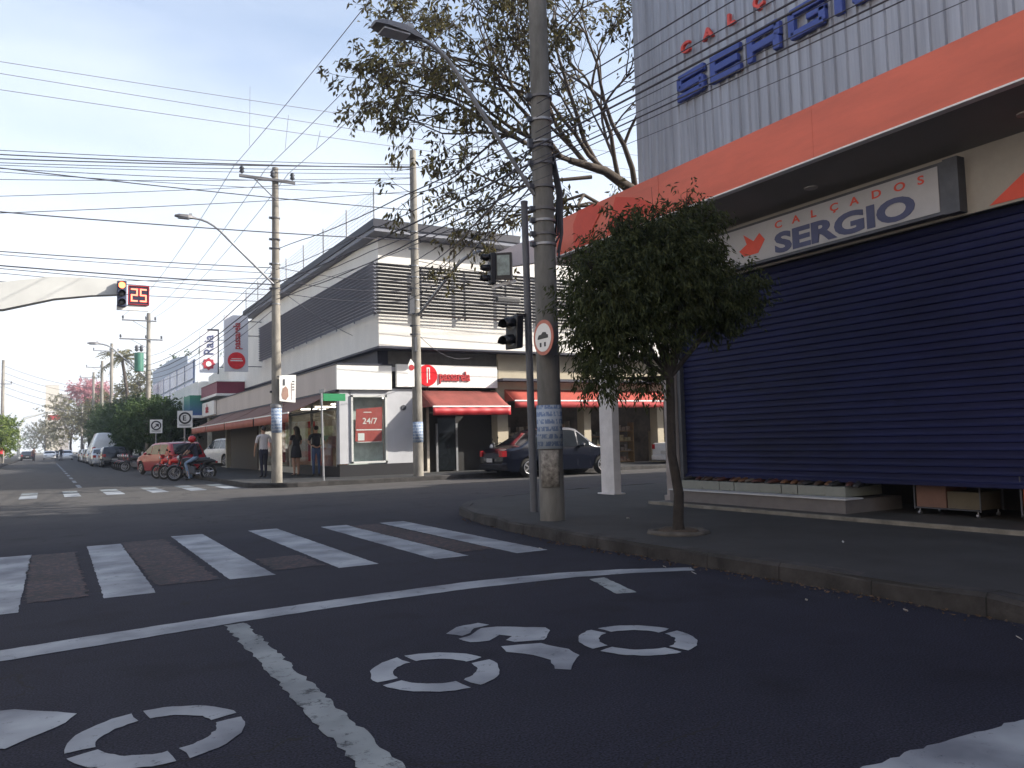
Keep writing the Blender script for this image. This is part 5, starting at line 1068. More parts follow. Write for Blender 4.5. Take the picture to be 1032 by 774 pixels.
for i, (x, y, rx, rz, zc, lm, lab) in enumerate([
    (8.5, 150, 4.5, 4.5, 7.0, 'leaf_olive', 'tall olive tree beyond the clipped row'), (14, 135, 5, 4.6, 9.6, 'leaf_olive', 'broad olive tree behind the transformer pole'),
    (4.5, 190, 5.5, 5.0, 8.0, 'leaf_olive', 'grey olive tree over the middle of the far street'), (6.8, 165, 3.6, 2.2, 12.2, 'leaf_pink', 'pink flowering tree rising above the olive trees'),
    (-.2, 280, 6, 5, 6.5, 'leaf_olive', 'small olive tree at the far end of the street'), (8, 230, 8, 6.5, 11, 'leaf_olive', 'large dull tree left of the pink blossom'),
    (-14, 220, 8, 5, 6.0, 'leaf_mid', 'dark tree far away on the left pavement'), (19, 120, 6, 4.0, 11.8, 'leaf_mid', 'dark tree right of the palm behind the poles'),
    (-4, 380, 10, 6, 7, 'leaf_mid', 'hazy tree closing the end of the street'), (12, 330, 9, 8, 10, 'leaf_mid', 'distant tree mass below the tower block')]):
    ball('broad_tree', lab, x, y, rx, rx, rz, zc, 4500, .42, lm, 80 + i, 'trees beyond the street', .25)
# palm
pt = thing('palm_tree', 'palm with feathery fronds rising behind the transformer pole', 'tree', (8.6, 105, .14))
b = MB(); b.tube([(8.6, 105, .1), (8.6, 105, 6), (7.7, 105, 12.2)], [.25, .2, .16], 8); b.build('trunk', 'bark', pt)
rnd = random.Random(5); f_ = MB()
for i in range(26):
    a = 2 * PI * i / 26 + rnd.uniform(-.1, .1); el = rnd.uniform(-.2, 1.2); L = rnd.uniform(2.6, 3.6); p = Vector((7.7, 105, 12.2)); prev = p
    for k in range(14):
        u_ = k / 13; q = p + Vector((math.cos(a) * L * u_ * math.cos(el * .6), math.sin(a) * L * u_ * math.cos(el * .6), math.sin(el) * L * u_ - 1.9 * u_ * u_)); dr = (q - prev); prev = q
        if dr.length < .01: continue
        sd_ = dr.cross(Vector((0, 0, 1))).normalized()
        for s_ in (-1, 1): leaf(f_, q, sd_ * s_ + dr.normalized() * .6, .8 * (1 - .5 * u_), .12, rnd, .5)
f_.build('frond', 'leaf_olive', pt)
gt_ = thing('overhead_sign', 'small red and white overhead box on a curved arm far down the street', 'sign', (-5, 200, .14))
b = MB(); b.tube([(-5, 200, 0), (-5, 200, 6.5), (-4, 200, 8.6), (-1, 200, 9.6), (2.6, 200, 10.3)], [.3, .28, .26, .22, .15], 8); b.build('arm', 'mast', gt_)
b = MB(); b.box(.3, 2.6, 199.8, 200.2, 8.2, 9.3); b.build('box', 'red', gt_)
b = MB(); b.box(.3, 2.6, 199.8, 200.2, 7.9, 8.18); b.box(.3, 2.6, 199.8, 200.2, 9.32, 9.6); b.build('box_trim', 'sign_white', gt_)
# left far pole and others
pl = pole('slender pole with crossed cables at the left edge of the far street', -4.4, 110, 12.0, .22, .15); crossarm(pl, -4.4, 110, 9.3, .9, .9)
for i in range(5): cable((-4.4, 110, 11.5 - i * .8), (9.5, 128, 10.2 - i * .9), .9, .03, '%s cable from the left far pole across the street' % words[i], 'far cables across the street')
for i, (x, y, h, l_) in enumerate([(6.3, 100, 13.2, 'nearer far pole with top crossarm left of the palm'), (6.3, 140, 13.4, 'middle far pole above the clipped trees'), (6.3, 185, 12.5, 'farther pole left of the pink tree'), (6.3, 118, 13.0, 'far pole just right of the pink blossom')]):
    q = pole(l_, x, y, h, .22, .16); crossarm(q, x, y, h - .8, 1.9, .7)
# ------------------------------------------------------------------ vehicles
def lerp_prof(P, y):
    if y <= P[0][0]: return P[0][1]
    for (a, b_) in zip(P, P[1:]):
        if a[0] <= y <= b_[0]:
            t = (y - a[0]) / (b_[0] - a[0] + 1e-9); return a[1] + (b_[1] - a[1]) * t
    return P[-1][1]
def smooth_prof(P, y, w_=.06): return sum(lerp_prof(P, y + d_) for d_ in (-w_, -w_ / 2, 0, w_ / 2, w_)) / 5
def make_car(name, label, cat, loc, rz, L, W, H, top, wb, wr, paint, belt, glass_side, wshield, rwin, group=None, tail=True, bed=None):
    """car points along local +Y; top = roof profile [(y,z)], y from -L/2 (rear) to L/2 (front)"""
    t = thing(name, label, cat, loc, rz, group)
    T = Matrix.Translation(loc) @ Matrix.Rotation(rz, 4, 'Z')
    sill = .22
    ny = 72; nz = 9; ys = [-L / 2 + L * i / ny for i in range(ny + 1)]
    wy = (-wb[0], wb[1])
    def zl(y):
        z = sill + (.08 * max(0, (abs(y) - L / 2 + .35) / .35))
        for c in wy:
            d_ = abs(y - c); rr = wr * 1.17
            if d_ < rr: z = max(z, wr + math.sqrt(rr * rr - d_ * d_))
        return z
    zh = lambda y: smooth_prof(top, y)
    def hw(y, z):
        w_ = W / 2
        e = max(0, (abs(y) - (L / 2 - .75)) / .75); w_ *= 1 - .16 * e ** 2.2
        if z > belt: w_ -= (z - belt) * .30 * (W / 1.8)
        else: w_ -= .05 * ((belt - z) / belt) ** 2
        if .55 < z < .75: w_ += .008
        return w_
    b = MB(); vs = []
    for y in ys:
        a, c = zl(y), zh(y)
        for j in range(nz + 1):
            z = a + (c - a) * j / nz; r_ = 0
            if j == nz: r_ = .045
            vs.append((hw(y, z) - r_, y, z - (0 if j < nz else 0)))
    N = nz + 1
    right = [T @ Vector(v) for v in vs]; left = [T @ Vector((-v[0], v[1], v[2])) for v in vs]
    fs = [(i * N + j, (i + 1) * N + j, (i + 1) * N + j + 1, i * N + j + 1) for i in range(ny) for j in range(nz)]
    b.add(right, fs, 0, True); b.add(left, fs, 0, True)
    # top strip with crown
    m_ = 6; vs = []
    for y in ys:
        z = zh(y); w_ = hw(y, z) - .045
        for j in range(m_ + 1): u_ = -1 + 2 * j / m_; vs.append(T @ Vector((w_ * u_, y, z + .035 * (1 - u_ * u_))))
    b.add(vs, [(i * (m_ + 1) + j, (i + 1) * (m_ + 1) + j, (i + 1) * (m_ + 1) + j + 1, i * (m_ + 1) + j + 1) for i in range(ny) for j in range(m_)], 0, True)
    for e in (0, ny):
        y = ys[e]; vs = []
        for j in range(nz + 1):
            z = zl(y) + (zh(y) - zl(y)) * j / nz; w_ = hw(y, z) - (.045 if j == nz else 0); bul = .05 * math.sin(PI * j / nz) * (1 if e else -1)
            for k in range(5): u_ = -1 + k / 2; vs.append(T @ Vector((w_ * u_, y + bul * (1 - u_ * u_ * .9), z + (.035 * (1 - u_ * u_) if j == nz else 0))))
        b.add(vs, [(j * 5 + k, j * 5 + k + 1, (j + 1) * 5 + k + 1, (j + 1) * 5 + k) for j in range(nz) for k in range(4)], 0, True)
    b.add([T @ Vector(p) for p in ((-W * .42, -L / 2 + .1, sill + .02), (W * .42, -L / 2 + .1, sill + .02), (W * .42, L / 2 - .1, sill + .02), (-W * .42, L / 2 - .1, sill + .02))], [(0, 1, 2, 3)])
    b.build('body', paint, t)
    # side glass
    for s_ in (1, -1):
        for (ya, yb) in glass_side:
            g_ = MB(); n = 10; vs = []
            for i in range(n + 1):
                y = ya + (yb - ya) * i / n
                zt = max(belt + .02, zh(y) - .085)
                for j in range(5):
                    z = belt + .035 + (zt - belt - .035) * j / 4; vs.append(T @ Vector((s_ * (hw(y, z) + .006), y, z)))
            g_.add(vs, [(i * 5 + j, (i + 1) * 5 + j, (i + 1) * 5 + j + 1, i * 5 + j + 1) for i in range(n) for j in range(4)], 0, True); g_.build('side_window', 'car_glass_solid', t)
    def strip(nm, ya, yb, mt='car_glass_solid'):
        g_ = MB(); n = 8; vs = []
        for i in range(n + 1):
            y = ya + (yb - ya) * i / n; z = zh(y); w_ = (hw(y, z) - .045) * .92
            d1 = (zh(y + .02) - zh(y - .02)) / .04; nn = Vector((0, -d1, 1)).normalized() * .008
            for j in range(7): u_ = -1 + j / 3; vs.append(T @ (Vector((w_ * u_, y, z + .035 * (1 - (u_ * .92) ** 2))) + nn))
        g_.add(vs, [(i * 7 + j, (i + 1) * 7 + j, (i + 1) * 7 + j + 1, i * 7 + j + 1) for i in range(n) for j in range(6)], 0, True); g_.build(nm, mt, t)
    if wshield: strip('windshield', *wshield)
    if rwin: strip('rear_window', *rwin)
    # lights
    zt = min(smooth_prof(top, -L / 2 + .12), belt + .06)
    for s_ in (-1, 1):
        g_ = MB(); vs = []
        for yy_ in (-L / 2 - .03, -L / 2 + .12):
            for z in (zt - .24, zt - .04): vs += [T @ Vector((s_ * (hw(yy_, z) + .012), yy_, z)), T @ Vector((s_ * (hw(yy_, z) - .17), yy_ - .02, z))]
        g_.add(vs, [(0, 1, 3, 2), (0, 2, 6, 4), (4, 6, 7, 5), (1, 5, 7, 3), (0, 4, 5, 1), (2, 3, 7, 6)]); g_.build('tail_light', 'tail_red', t)
        g_ = MB(); zf = lerp_prof(top, L / 2 - .2); vs = []
        for yy_ in (L / 2 + .02, L / 2 - .3):
            for z in (zf - .22, zf - .05): vs += [T @ Vector((s_ * (hw(yy_, z) + .01), yy_, z)), T @ Vector((s_ * (hw(yy_, z) - .34), yy_ + .02, z))]
        g_.add(vs, [(0, 1, 3, 2), (0, 2, 6, 4), (4, 6, 7, 5), (1, 5, 7, 3), (0, 4, 5, 1), (2, 3, 7, 6)]); g_.build('headlight', 'head_lens', t)
        g_ = MB(); yy_ = (wshield[0] if wshield else .5) - .05
        g_.ell(T @ Vector((s_ * (W / 2 + .1), yy_, belt + .08)), (.09, .09, .07), 10, 6); g_.build('mirror', paint, t)
    # bumpers, plate
    g_ = MB(); y = -L / 2
    g_.add([T @ Vector(p) for p in [(-W * .42, y - .07, .28), (W * .42, y - .07, .28), (W * .42, y - .07, .5), (-W * .42, y - .07, .5), (-W * .47, y + .1, .26), (W * .47, y + .1, .26), (W * .47, y + .1, .52), (-W * .47, y + .1, .52)]], [(0, 1, 2, 3), (0, 4, 5, 1), (3, 2, 6, 7), (0, 3, 7, 4), (1, 5, 6, 2)]); g_.build('rear_bumper', paint, t, bevel=.03)
    g_ = MB(); g_.add([T @ Vector(p) for p in ((-.2, y - .085, .55), (.2, y - .085, .55), (.2, y - .085, .68), (-.2, y - .085, .68))], [(0, 1, 2, 3)]); g_.build('number_plate', 'plate', t)
    g_ = MB()
    for (za, yq) in ((.45, None),):
        for s_ in (-1, 1):
            for yq in [glass_side[0][0] + .02] + [g__[1] for g__ in glass_side]:
                g_.add([T @ Vector((s_ * (hw(yq, .4) + .004), yq - .006, .34)), T @ Vector((s_ * (hw(yq, .4) + .004), yq + .006, .34)), T @ Vector((s_ * (hw(yq, belt) + .004), yq + .006, belt)), T @ Vector((s_ * (hw(yq, belt) + .004), yq - .006, belt))], [(0, 1, 2, 3)])
    g_.build('door_seam', 'black', t)
    for c in wy:
        for s_ in (-1, 1):
            w_ = MB(); cx = s_ * (W / 2 - .12)
            w_.torus((0, 0, 0), wr * .78, wr * .22, 'x', 28, 8, 0, 1.0); w_.tube([(-.1, 0, 0), (.1, 0, 0)], wr * .7, 20, 0)
            w_.v = [T @ (Vector((cx, c, wr)) + Vector(v)) for v in w_.v]; tw2 = w_.build('wheel', 'tyre', t)
            r_ = MB(); ox = s_ * (.09)
            r_.torus((ox, 0, 0), wr * .6, wr * .05, 'x', 24, 6); r_.ell((ox, 0, 0), (.02, wr * .14, wr * .14), 10, 6)
            for k in range(5): a = 2 * PI * k / 5; r_.obox((ox, math.cos(a) * wr * .35, math.sin(a) * wr * .35), (.012, 0, 0), (0, math.cos(a) * wr * .26, math.sin(a) * wr * .26), (0, -math.sin(a) * wr * .07, math.cos(a) * wr * .07))
            r_.v = [T @ (Vector((cx + s_ * .02, c, wr)) + Vector(v)) for v in r_.v]; r_.build('rim', 'rim', tw2)
    return t
M['car_glass_solid'] = mat('tinted_car_glass', (.012, .015, .02), .08, 0, var=.2, spec=.7)
M['tail_red'] = mat('tail_lamp_red', (.40, .015, .02), .25)
M['head_lens'] = mat('headlamp_lens', (.5, .5, .52), .15, .3)
M['plate'] = mat('number_plate_grey', (.45, .45, .45), .5)
def paintm(name, c, r=.25, metal=.3):
    m = mat(name, c, r, metal, var=.05); m.node_tree.nodes['Principled BSDF'].inputs['Coat Weight'].default_value = .6; return m
sedan_top = lambda L, H: [(-L / 2, .78), (-L / 2 + .08, .98), (-L / 2 + .5, 1.04), (-L / 2 + .62, 1.06), (-L * .16, H - .06), (-L * .06, H), (L * .06, H - .01), (L * .12, H - .06), (L * .27, 1.04), (L / 2 - .5, .92), (L / 2 - .12, .78), (L / 2, .6)]
hatch_top = lambda L, H: [(-L / 2, .72), (-L / 2 + .06, .98), (-L / 2 + .42, H - .08), (-L / 2 + .7, H - .01), (-L * .1, H), (L * .04, H - .03), (L * .1, H - .08), (L * .29, 1.02), (L / 2 - .35, .88), (L / 2 - .1, .76), (L / 2, .58)]
dk = paintm('dark_blue_paint', (.005, .007, .016)); rd = paintm('red_paint', (.34, .006, .016), .3, .1); wh = paintm('white_paint', (.68, .69, .70), .3, 0); sv = paintm('silver_paint', (.42, .43, .45), .3, .5); bk = paintm('black_paint', (.018, .018, .02))
L, H = 4.9, 1.7
make_car('sedan_car', 'dark blue sedan parked behind the thick pole, facing right on the side street', 'car', (15.75, 24.3, 0), -PI / 2, L, 1.9, H, sedan_top(L, H), (1.5, 1.6), .34, dk, .98, [(-1.35, -.5), (-.42, .52), (.58, 1.05)], (.72, 1.3), (-1.75, -.95))
L, H = 4.3, 1.6
make_car('hatchback_car', 'red hatchback parked at the kerb behind the motorcycles', 'car', (5.55, 44.6, 0), .30, 4.3, 1.9, 1.62, hatch_top(4.3, 1.62), (1.3, 1.35), .34, rd, 1.0, [(-1.5, -.75), (-.68, .1), (.16, .85)], (.6, 1.15), (-2.08, -1.72))
make_car('white_car', 'white compact crossover parked under the street awnings', 'car', (9.9, 52.2, .15), .25, 4.5, 1.95, 1.7, hatch_top(4.5, 1.7), (1.4, 1.4), .36, wh, 1.05, [(-1.5, -.75), (-.68, .1), (.16, .85)], (.6, 1.15), (-2.12, -1.75))
van_top = [(-2.9, 1.9), (-2.85, 2.75), (-2.6, 2.85), (1.1, 2.85), (1.5, 2.75), (2.2, 1.5), (2.7, 1.2), (2.9, .8)]
make_car('panel_van', 'white high-roofed van parked under the clipped trees', 'van', (4.5, 82, 0), 0, 5.8, 2.2, 2.85, van_top, (1.8, 1.9), .38, wh, 1.6, [(.5, 1.25)], (1.6, 2.15), None)
make_car('parked_car', 'dark parked car just ahead of the parked motorbikes, before the van', 'car', (4.6, 71, 0), 0, 4.4, 1.9, 1.6, hatch_top(4.4, 1.6), (1.35, 1.4), .34, bk, 1.0, [(-1.5, -.75), (-.68, .1), (.16, .85)], (.6, 1.15), (-2.08, -1.72), 'cars parked along the right kerb')
make_car('parked_car', 'silver parked car alongside the rear of the white van', 'car', (4.2, 76.4, 0), 0, 4.4, 1.9, 1.5, sedan_top(4.4, 1.5), (1.35, 1.35), .32, sv, .96, [(-1.3, -.5), (-.42, .5)], (.65, 1.15), (-1.55, -.85), 'cars parked along the right kerb')
for i, (y, p, l_) in enumerate([(92, sv, 'grey car parked beyond the white van'), (99, bk, 'black car second beyond the white van'), (107, wh, 'pale car third beyond the white van'), (115, bk, 'dark car fourth beyond the white van')]):
    make_car('parked_car', l_, 'car', (4.4, y, 0), 0, 4.2, 1.85, 1.5, hatch_top(4.2, 1.5), (1.3, 1.35), .32, p, .96, [(-1.3, -.5), (-.42, .5)], (.6, 1.1), (-1.95, -1.65), 'cars parked along the right kerb')
for (x, y, p, l_, rz) in [(2.6, 138, wh, 'pale silver car driving far down the street, right of the white one', PI), (.6, 158, wh, 'small white car far down the middle of the street', PI), (-2.5, 150, bk, 'small dark car far down the street near the left kerb', 0), (1.9, 175, bk, 'distant dark car between the two pale far cars', PI)]:
    make_car('distant_car', l_, 'car', (x, y, 0), rz, 4.3, 1.9, 1.5, sedan_top(4.3, 1.5), (1.35, 1.35), .32, p, .96, [(-1.3, -.5), (-.42, .5)], (.65, 1.15), (-1.55, -.85), 'cars far down the street')
# pickup on the side street
pk_top = [(-2.6, .95), (-2.5, 1.0), (-.55, 1.0), (-.5, 1.35), (-.4, 1.72), (.5, 1.74), (.75, 1.68), (1.35, 1.12), (2.3, 1.0), (2.6, .7)]
make_car('pickup_truck', 'white pickup truck behind the shop corner pillar on the side street', 'truck', (25.2, 26.0, 0), -PI / 2, 5.2, 1.95, 1.74, pk_top, (1.5, 1.6), .38, wh, 1.1, [(-.35, .45)], (.72, 1.25), None)
# ------------------------------------------------------------------ motorcycles
def motorcycle(label, loc, rz, col, lean=0, group=None, front_light=True):
    t = thing('motorcycle', label, 'motorcycle', loc, rz, group); T = Matrix.Translation(loc) @ Matrix.Rotation(rz, 4, 'Z') @ Matrix.Rotation(lean, 4, 'Y')
    def put(mb, nm, mt, par=t): mb.v = [T @ Vector(v) for v in mb.v]; return mb.build(nm, mt, par)
    for (y, nm) in ((.68, 'front'), (-.62, 'rear')):
        b = MB(); b.torus((0, y, .31), .27, .045, 'x', 28, 8); wv = put(b, 'wheel', 'tyre')
        b = MB(); b.torus((0, y, .31), .215, .014, 'x', 24, 6); b.tube([(-.06, y, .31), (.06, y, .31)], .035, 10)
        for k in range(10): a = 2 * PI * k / 10; b.tube([(0, y, .31), (0, y + .21 * math.cos(a), .31 + .21 * math.sin(a))], .005, 4)
        put(b, 'rim', 'rim', wv)
    b = MB()
    for s_ in (-.07, .07): b.tube([(s_, .68, .31), (s_, .50, .72), (s_ * .9, .42, .95)], .02, 8); b.tube([(s_ * 1.2, -.62, .31), (s_ * 1.2, -.2, .38), (s_ * 1.2, .1, .35)], .018, 6); b.tube([(s_ * 1.3, -.55, .36), (s_ * 1.3, -.42, .68)], .028, 8)
    b.tube([(0, .40, .88), (0, .15, .70), (0, -.1, .68), (0, -.75, .76)], .028, 8); b.tube([(0, .38, .84), (0, .28, .4), (0, .0, .3)], .025, 8); put(b, 'frame', 'darksteel')
    b = MB(); b.bevbox(-.11, .11, -.12, .26, .26, .56, .05); b.tube([(.0, .1, .5), (.0, .24, .66)], .075, 10); put(b, 'engine', 'louver')
    b = MB(); b.ell((0, .16, .80), (.13, .27, .13), 14, 10); b.bevbox(-.12, .12, .30, .42, .62, .86, .03); put(b, 'fuel_tank', col)
    b = MB(); b.tube([(0, -.68, .83), (0, -.4, .80), (0, -.1, .80), (0, .0, .84)], [.09, .115, .1, .06], 10); put(b, 'seat', 'black')
    b = MB(); b.tube([(0, -.45, .70), (0, -.72, .78), (0, -.90, .74)], [.10, .09, .05], 8); put(b, 'tail_cowl', col)
    b = MB(); b.bevbox(-.06, .06, -.97, -.90, .68, .76, .015); put(b, 'tail_light', 'tail_red')
    for (y0, a0, a1, rr) in ((.68, 20, 150, .335), (-.62, 30, 160, .34)):
        b = MB(); pts = []
        for k in range(9): a = R(a0 + (a1 - a0) * k / 8); pts.append((y0 + rr * math.cos(a), .31 + rr * math.sin(a)))
        vs = []
        for (yy_, zz) in pts: vs += [(-.06, yy_, zz - .02), (0, yy_, zz + .01), (.06, yy_, zz - .02)]
        b.add(vs, [(i * 3 + j, i * 3 + j + 1, i * 3 + j + 4, i * 3 + j + 3) for i in range(8) for j in range(2)], 0, True); put(b, 'mudguard', col if y0 > 0 else 'black')
    b = MB(); b.ell((0, .52, .92), (.09, .08, .10), 12, 8); put(b, 'headlight', 'head_lens')
    b = MB(); b.bevbox(-.1, .1, .42, .50, .88, 1.06, .03); put(b, 'front_cowl', col)
    b = MB(); b.tube([(-.36, .25, 1.03), (-.22, .36, 1.02), (0, .40, .98), (.22, .36, 1.02), (.36, .25, 1.03)], .014, 8); put(b, 'handlebar', 'darksteel')
    for s_ in (-1, 1):
        b = MB(); b.tube([(s_ * .25, .35, 1.02), (s_ * .3, .38, 1.18)], .007, 5); b.ell((s_ * .32, .37, 1.22), (.07, .015, .045), 10, 6); put(b, 'mirror', 'black')
    b = MB(); b.tube([(.10, .15, .36), (.13, -.1, .25), (.14, -.85, .36)], [.022, .028, .045], 10); put(b, 'exhaust', 'chrome')
    return t
redm = paintm('motorbike_red', (.55, .012, .018), .3, .1)
motorcycle('red motorcycle with pale fairing panel nearest the red hatchback', (4.85, 36.8, 0), .75, redm, .12, 'motorcycles parked at the kerb')
motorcycle('second red motorcycle between the nearest red one and the rider', (5.25, 36.0, 0), .95, redm, .12, 'motorcycles parked at the kerb')
motorcycle('third red motorcycle leaning in front of the red hatchback rear', (4.7, 38.3, 0), .7, redm, .12, 'motorcycles parked at the kerb')
mr_ = motorcycle('black motorcycle carrying the rider in the red helmet', (5.15, 34.7, 0), 1.25, 'black', 0, 'motorcycles parked at the kerb')
for i in range(6): motorcycle(['dark', 'dark red', 'black', 'maroon', 'dark grey', 'black'][i] + ' parked motorcycle, %s in the row beyond the red hatchback' % ['first', 'second', 'third', 'fourth', 'fifth', 'sixth'][i], (4.75, 53 + i * 1.5, 0), 1.25, ['black', rd, 'black', redm, 'darksteel', 'black'][i], .1, 'motorcycles parked at the kerb')
motorcycle('motorcycle standing behind the dark sedan in front of the store entrance', (14.9, 26.1, .15), 1.4, 'black', .1)
# ------------------------------------------------------------------ people
def person(label, loc, rz, J, mats, region, hair=None, scale=1.0, name='person', extra=None):
    """J: dict name->(pos, radius, parent). region(co_local)->material index; body is one skinned mesh"""
    names = list(J); idx = {n: i for i, n in enumerate(names)}
    me = bpy.data.meshes.new('person'); me.from_pydata([Vector(J[n][0]) * scale for n in names], [(idx[J[n][2]], idx[n]) for n in names if J[n][2]], [])
    o = bpy.data.objects.new('p', me); COL.objects.link(o)
    sk = o.modifiers.new('skin', 'SKIN'); sk.use_smooth_shade = True
    for n in names: v = me.skin_vertices[0].data[idx[n]]; r = J[n][1]; r = r if hasattr(r, '__len__') else (r, r); v.radius = (r[0] * scale, r[1] * scale)
    me.skin_vertices[0].data[0].use_root = True
    ss = o.modifiers.new('sub', 'SUBSURF'); ss.levels = 2; ss.render_levels = 2
    bpy.context.view_layer.update()
    m2 = bpy.data.meshes.new_from_object(o.evaluated_get(bpy.context.evaluated_depsgraph_get())); bpy.data.objects.remove(o)
    m2.name = 'person'; m2.materials.clear()
    for m in mats: m2.materials.append(M[m] if isinstance(m, str) else m)
    for p in m2.polygons: p.use_smooth = True; p.material_index = region(p.center / scale)
    b = bpy.data.objects.new(name, m2); COL.objects.link(b); b.location = loc; b.rotation_euler = (0, 0, rz); tag(b, label, 'person')
    if hair:
        h = MB(); hair(h, scale); ho = h.build('hair', 'hair', b, world=False); 
    if extra: extra(b, scale)
    return b
def stand_joints(arm='down', stride=.0, female=False, sh=.20):
    # local: faces +Y ; heights for a 1.75 m person
    hipw = .09; J = {}
    J['pelvis'] = ((0, 0, .95), (.155, .115), None)
    J['waist'] = ((0, 0, 1.10), (.14 if not female else .115, .10), 'pelvis')
    J['chest'] = ((0, .0, 1.32), (.175 if not female else .145, .115), 'waist')
    J['collar'] = ((0, 0, 1.44), (.10, .075), 'chest')
    J['neck'] = ((0, 0.01, 1.50), (.055, .055), 'collar')
    J['jaw'] = ((0, .03, 1.57), (.065, .075), 'neck')
    J['head'] = ((0, .01, 1.655), (.08, .098), 'jaw')
    J['crown'] = ((0, 0, 1.72), (.06, .075), 'head')
    for s_, n in ((-1, 'L'), (1, 'R')):
        st_ = stride * s_
        J['sh' + n] = ((s_ * sh, 0, 1.42), .062, 'collar')
        if arm == 'down': e, w_, f_ = (s_ * (sh + .06), .0 - st_ * .5, 1.14), (s_ * (sh + .07), .06 - st_, .90), (s_ * (sh + .06), .09 - st_, .80)
        elif arm == 'behind': e, w_, f_ = (s_ * (sh + .08), -.08, 1.16), (s_ * .06, -.17, 1.02), (-s_ * .02, -.19, 1.0)
        elif arm == 'front': e, w_, f_ = (s_ * (sh + .05), .02, 1.16), (s_ * (sh - .04), .22, 1.12), (s_ * (sh - .10), .28, 1.13)
        J['el' + n] = (e, .042, 'sh' + n); J['wr' + n] = (w_, .028, 'el' + n); J['hand' + n] = (f_, (.036, .024), 'wr' + n)
        J['fing' + n] = ((f_[0], f_[1] + .03, f_[2] - (.07 if arm == 'down' else 0)), (.026, .014), 'hand' + n)
        J['hip' + n] = ((s_ * hipw, 0, .88), .088, 'pelvis'); J['knee' + n] = ((s_ * (hipw + .01), .02 + st_, .50), .058, 'hip' + n)
        J['calf' + n] = ((s_ * (hipw + .01), -.01 + st_, .34), .052, 'knee' + n)
        J['ank' + n] = ((s_ * (hipw + .01), -.02 + st_ * (1.2), .08), .036, 'calf' + n); J['toe' + n] = ((s_ * (hipw + .03), .15 + st_ * 1.2, .035), (.04, .028), 'ank' + n)
    return J
def hair_short(h, s): h.ell((0, -.015 * s, 1.69 * s), (.088 * s, .105 * s, .085 * s), 14, 10)
def hair_long(h, s):
    h.ell((0, -.02 * s, 1.68 * s), (.095 * s, .11 * s, .10 * s), 14, 10); h.tube([(0, -.07 * s, 1.70 * s), (0, -.10 * s, 1.56 * s), (0, -.11 * s, 1.40 * s), (0, -.11 * s, 1.28 * s)], [.085 * s, .10 * s, .09 * s, .04 * s], 12)
def face(b, s):
    f = MB()
    for q in (-1, 1): f.ell((q * .03 * s, .102 * s, 1.66 * s), (.012 * s, .006 * s, .008 * s), 8, 6)
    f.build('eyes', 'black', b, world=False)
    f = MB(); f.ell((0, .112 * s, 1.635 * s), (.012 * s, .016 * s, .024 * s), 8, 6)
    for q in (-1, 1): f.ell((q * .083 * s, .0, 1.65 * s), (.012 * s, .022 * s, .032 * s), 8, 6)
    f.build('ears_and_nose', 'skin', b, world=False)
    f = MB(); f.ell((0, .10 * s, 1.59 * s), (.022 * s, .008 * s, .007 * s), 8, 6); f.build('mouth', mat('lips', (.3, .12, .1), .6), b, world=False)
shirtw = mat('pale_shirt', (.55, .52, .52), .85, var=.08); navycloth = mat('navy_cloth', (.018, .02, .038), .85, var=.2); blackcloth = mat('black_cloth', (.014, .015, .022), .85, var=.2); jean = mat('blue_denim', (.05, .08, .16), .9, var=.25); jeanl = mat('light_denim', (.22, .30, .42), .9, var=.3, scale=10)
shoem = mat('dark_shoe', (.02, .02, .02), .6); redc = mat('red_cloth', (.5, .03, .04), .85)
def reg_shirt_trousers(slv=1.16):
    def f(c):
        if c.z > 1.50: return 0
        if c.z < .085: return 3
        if c.z < .98 and abs(c.x) < .21 and not (c.y < -.12 and c.z > .8): return 2
        if abs(c.x) > .2 and c.z < slv: return 0
        if c.y < -.125 and c.z < 1.1: return 0
        if c.z < .98: return 2 if abs(c.x) < .2 else 0
        return 1
    return f
def reg_dress(c):
    if c.z > 1.46: return 0
    if c.z < .07: return 3
    if abs(c.x) > .175 and c.z < 1.28: return 0
    if c.z < .72: return 0
    return 1
SC = 1.07
person('man in white short-sleeved shirt and dark trousers walking on the corner pavement', (6.95, 30.2, .146), .15, stand_joints('down', .07), ['skin', shirtw, navycloth, shoem], reg_shirt_trousers(1.2), hair_short, SC * 1.0, extra=face)
def skirt(b, s):
    m = MB(); pts = [(.98, .165, .125), (.88, .19, .15), (.76, .20, .16), (.66, .205, .165)]; vs = []
    for (z, a, c) in [(1.12, .125, .105)] + pts:
        for k in range(20): t = 2 * PI * k / 20; vs.append((a * math.cos(t) * s * (1 + .02 * math.sin(5 * t)), c * math.sin(t) * s, z * s))
    m.add(vs, [(i * 20 + j, i * 20 + (j + 1) % 20, (i + 1) * 20 + (j + 1) % 20, (i + 1) * 20 + j) for i in range(4) for j in range(20)], 0, True)
    o = m.build('skirt', blackcloth, b, world=False); q = o.modifiers.new('t', 'SOLIDIFY'); q.thickness = .008
    face(b, s)
person('woman with long dark hair in a short dark dress standing near the shop window', (8.15, 30.2, .146), .3, stand_joints('front', .02, True, .17), ['skin', blackcloth, blackcloth, shoem], reg_dress, hair_long, SC * .99, extra=skirt)
person('man in dark shirt and jeans standing with hands clasped behind his back', (8.68, 29.4, .146), -.1, stand_joints('behind', .02), ['skin', blackcloth, jean, shoem], reg_shirt_trousers(1.25), hair_short, SC * .99, extra=face)
person('pedestrian in a red shirt on the far left pavement', (-3.75, 92, .146), 0, stand_joints('down', .05), ['skin', redc, navycloth, shoem], reg_shirt_trousers(1.2), hair_short, 1.1)
person('distant dark-clothed person crossing in front of the far cars', (1.9, 132, 0), 0, stand_joints('down', .08), ['skin', blackcloth, navycloth, shoem], reg_shirt_trousers(1.2), hair_short, 1.1)
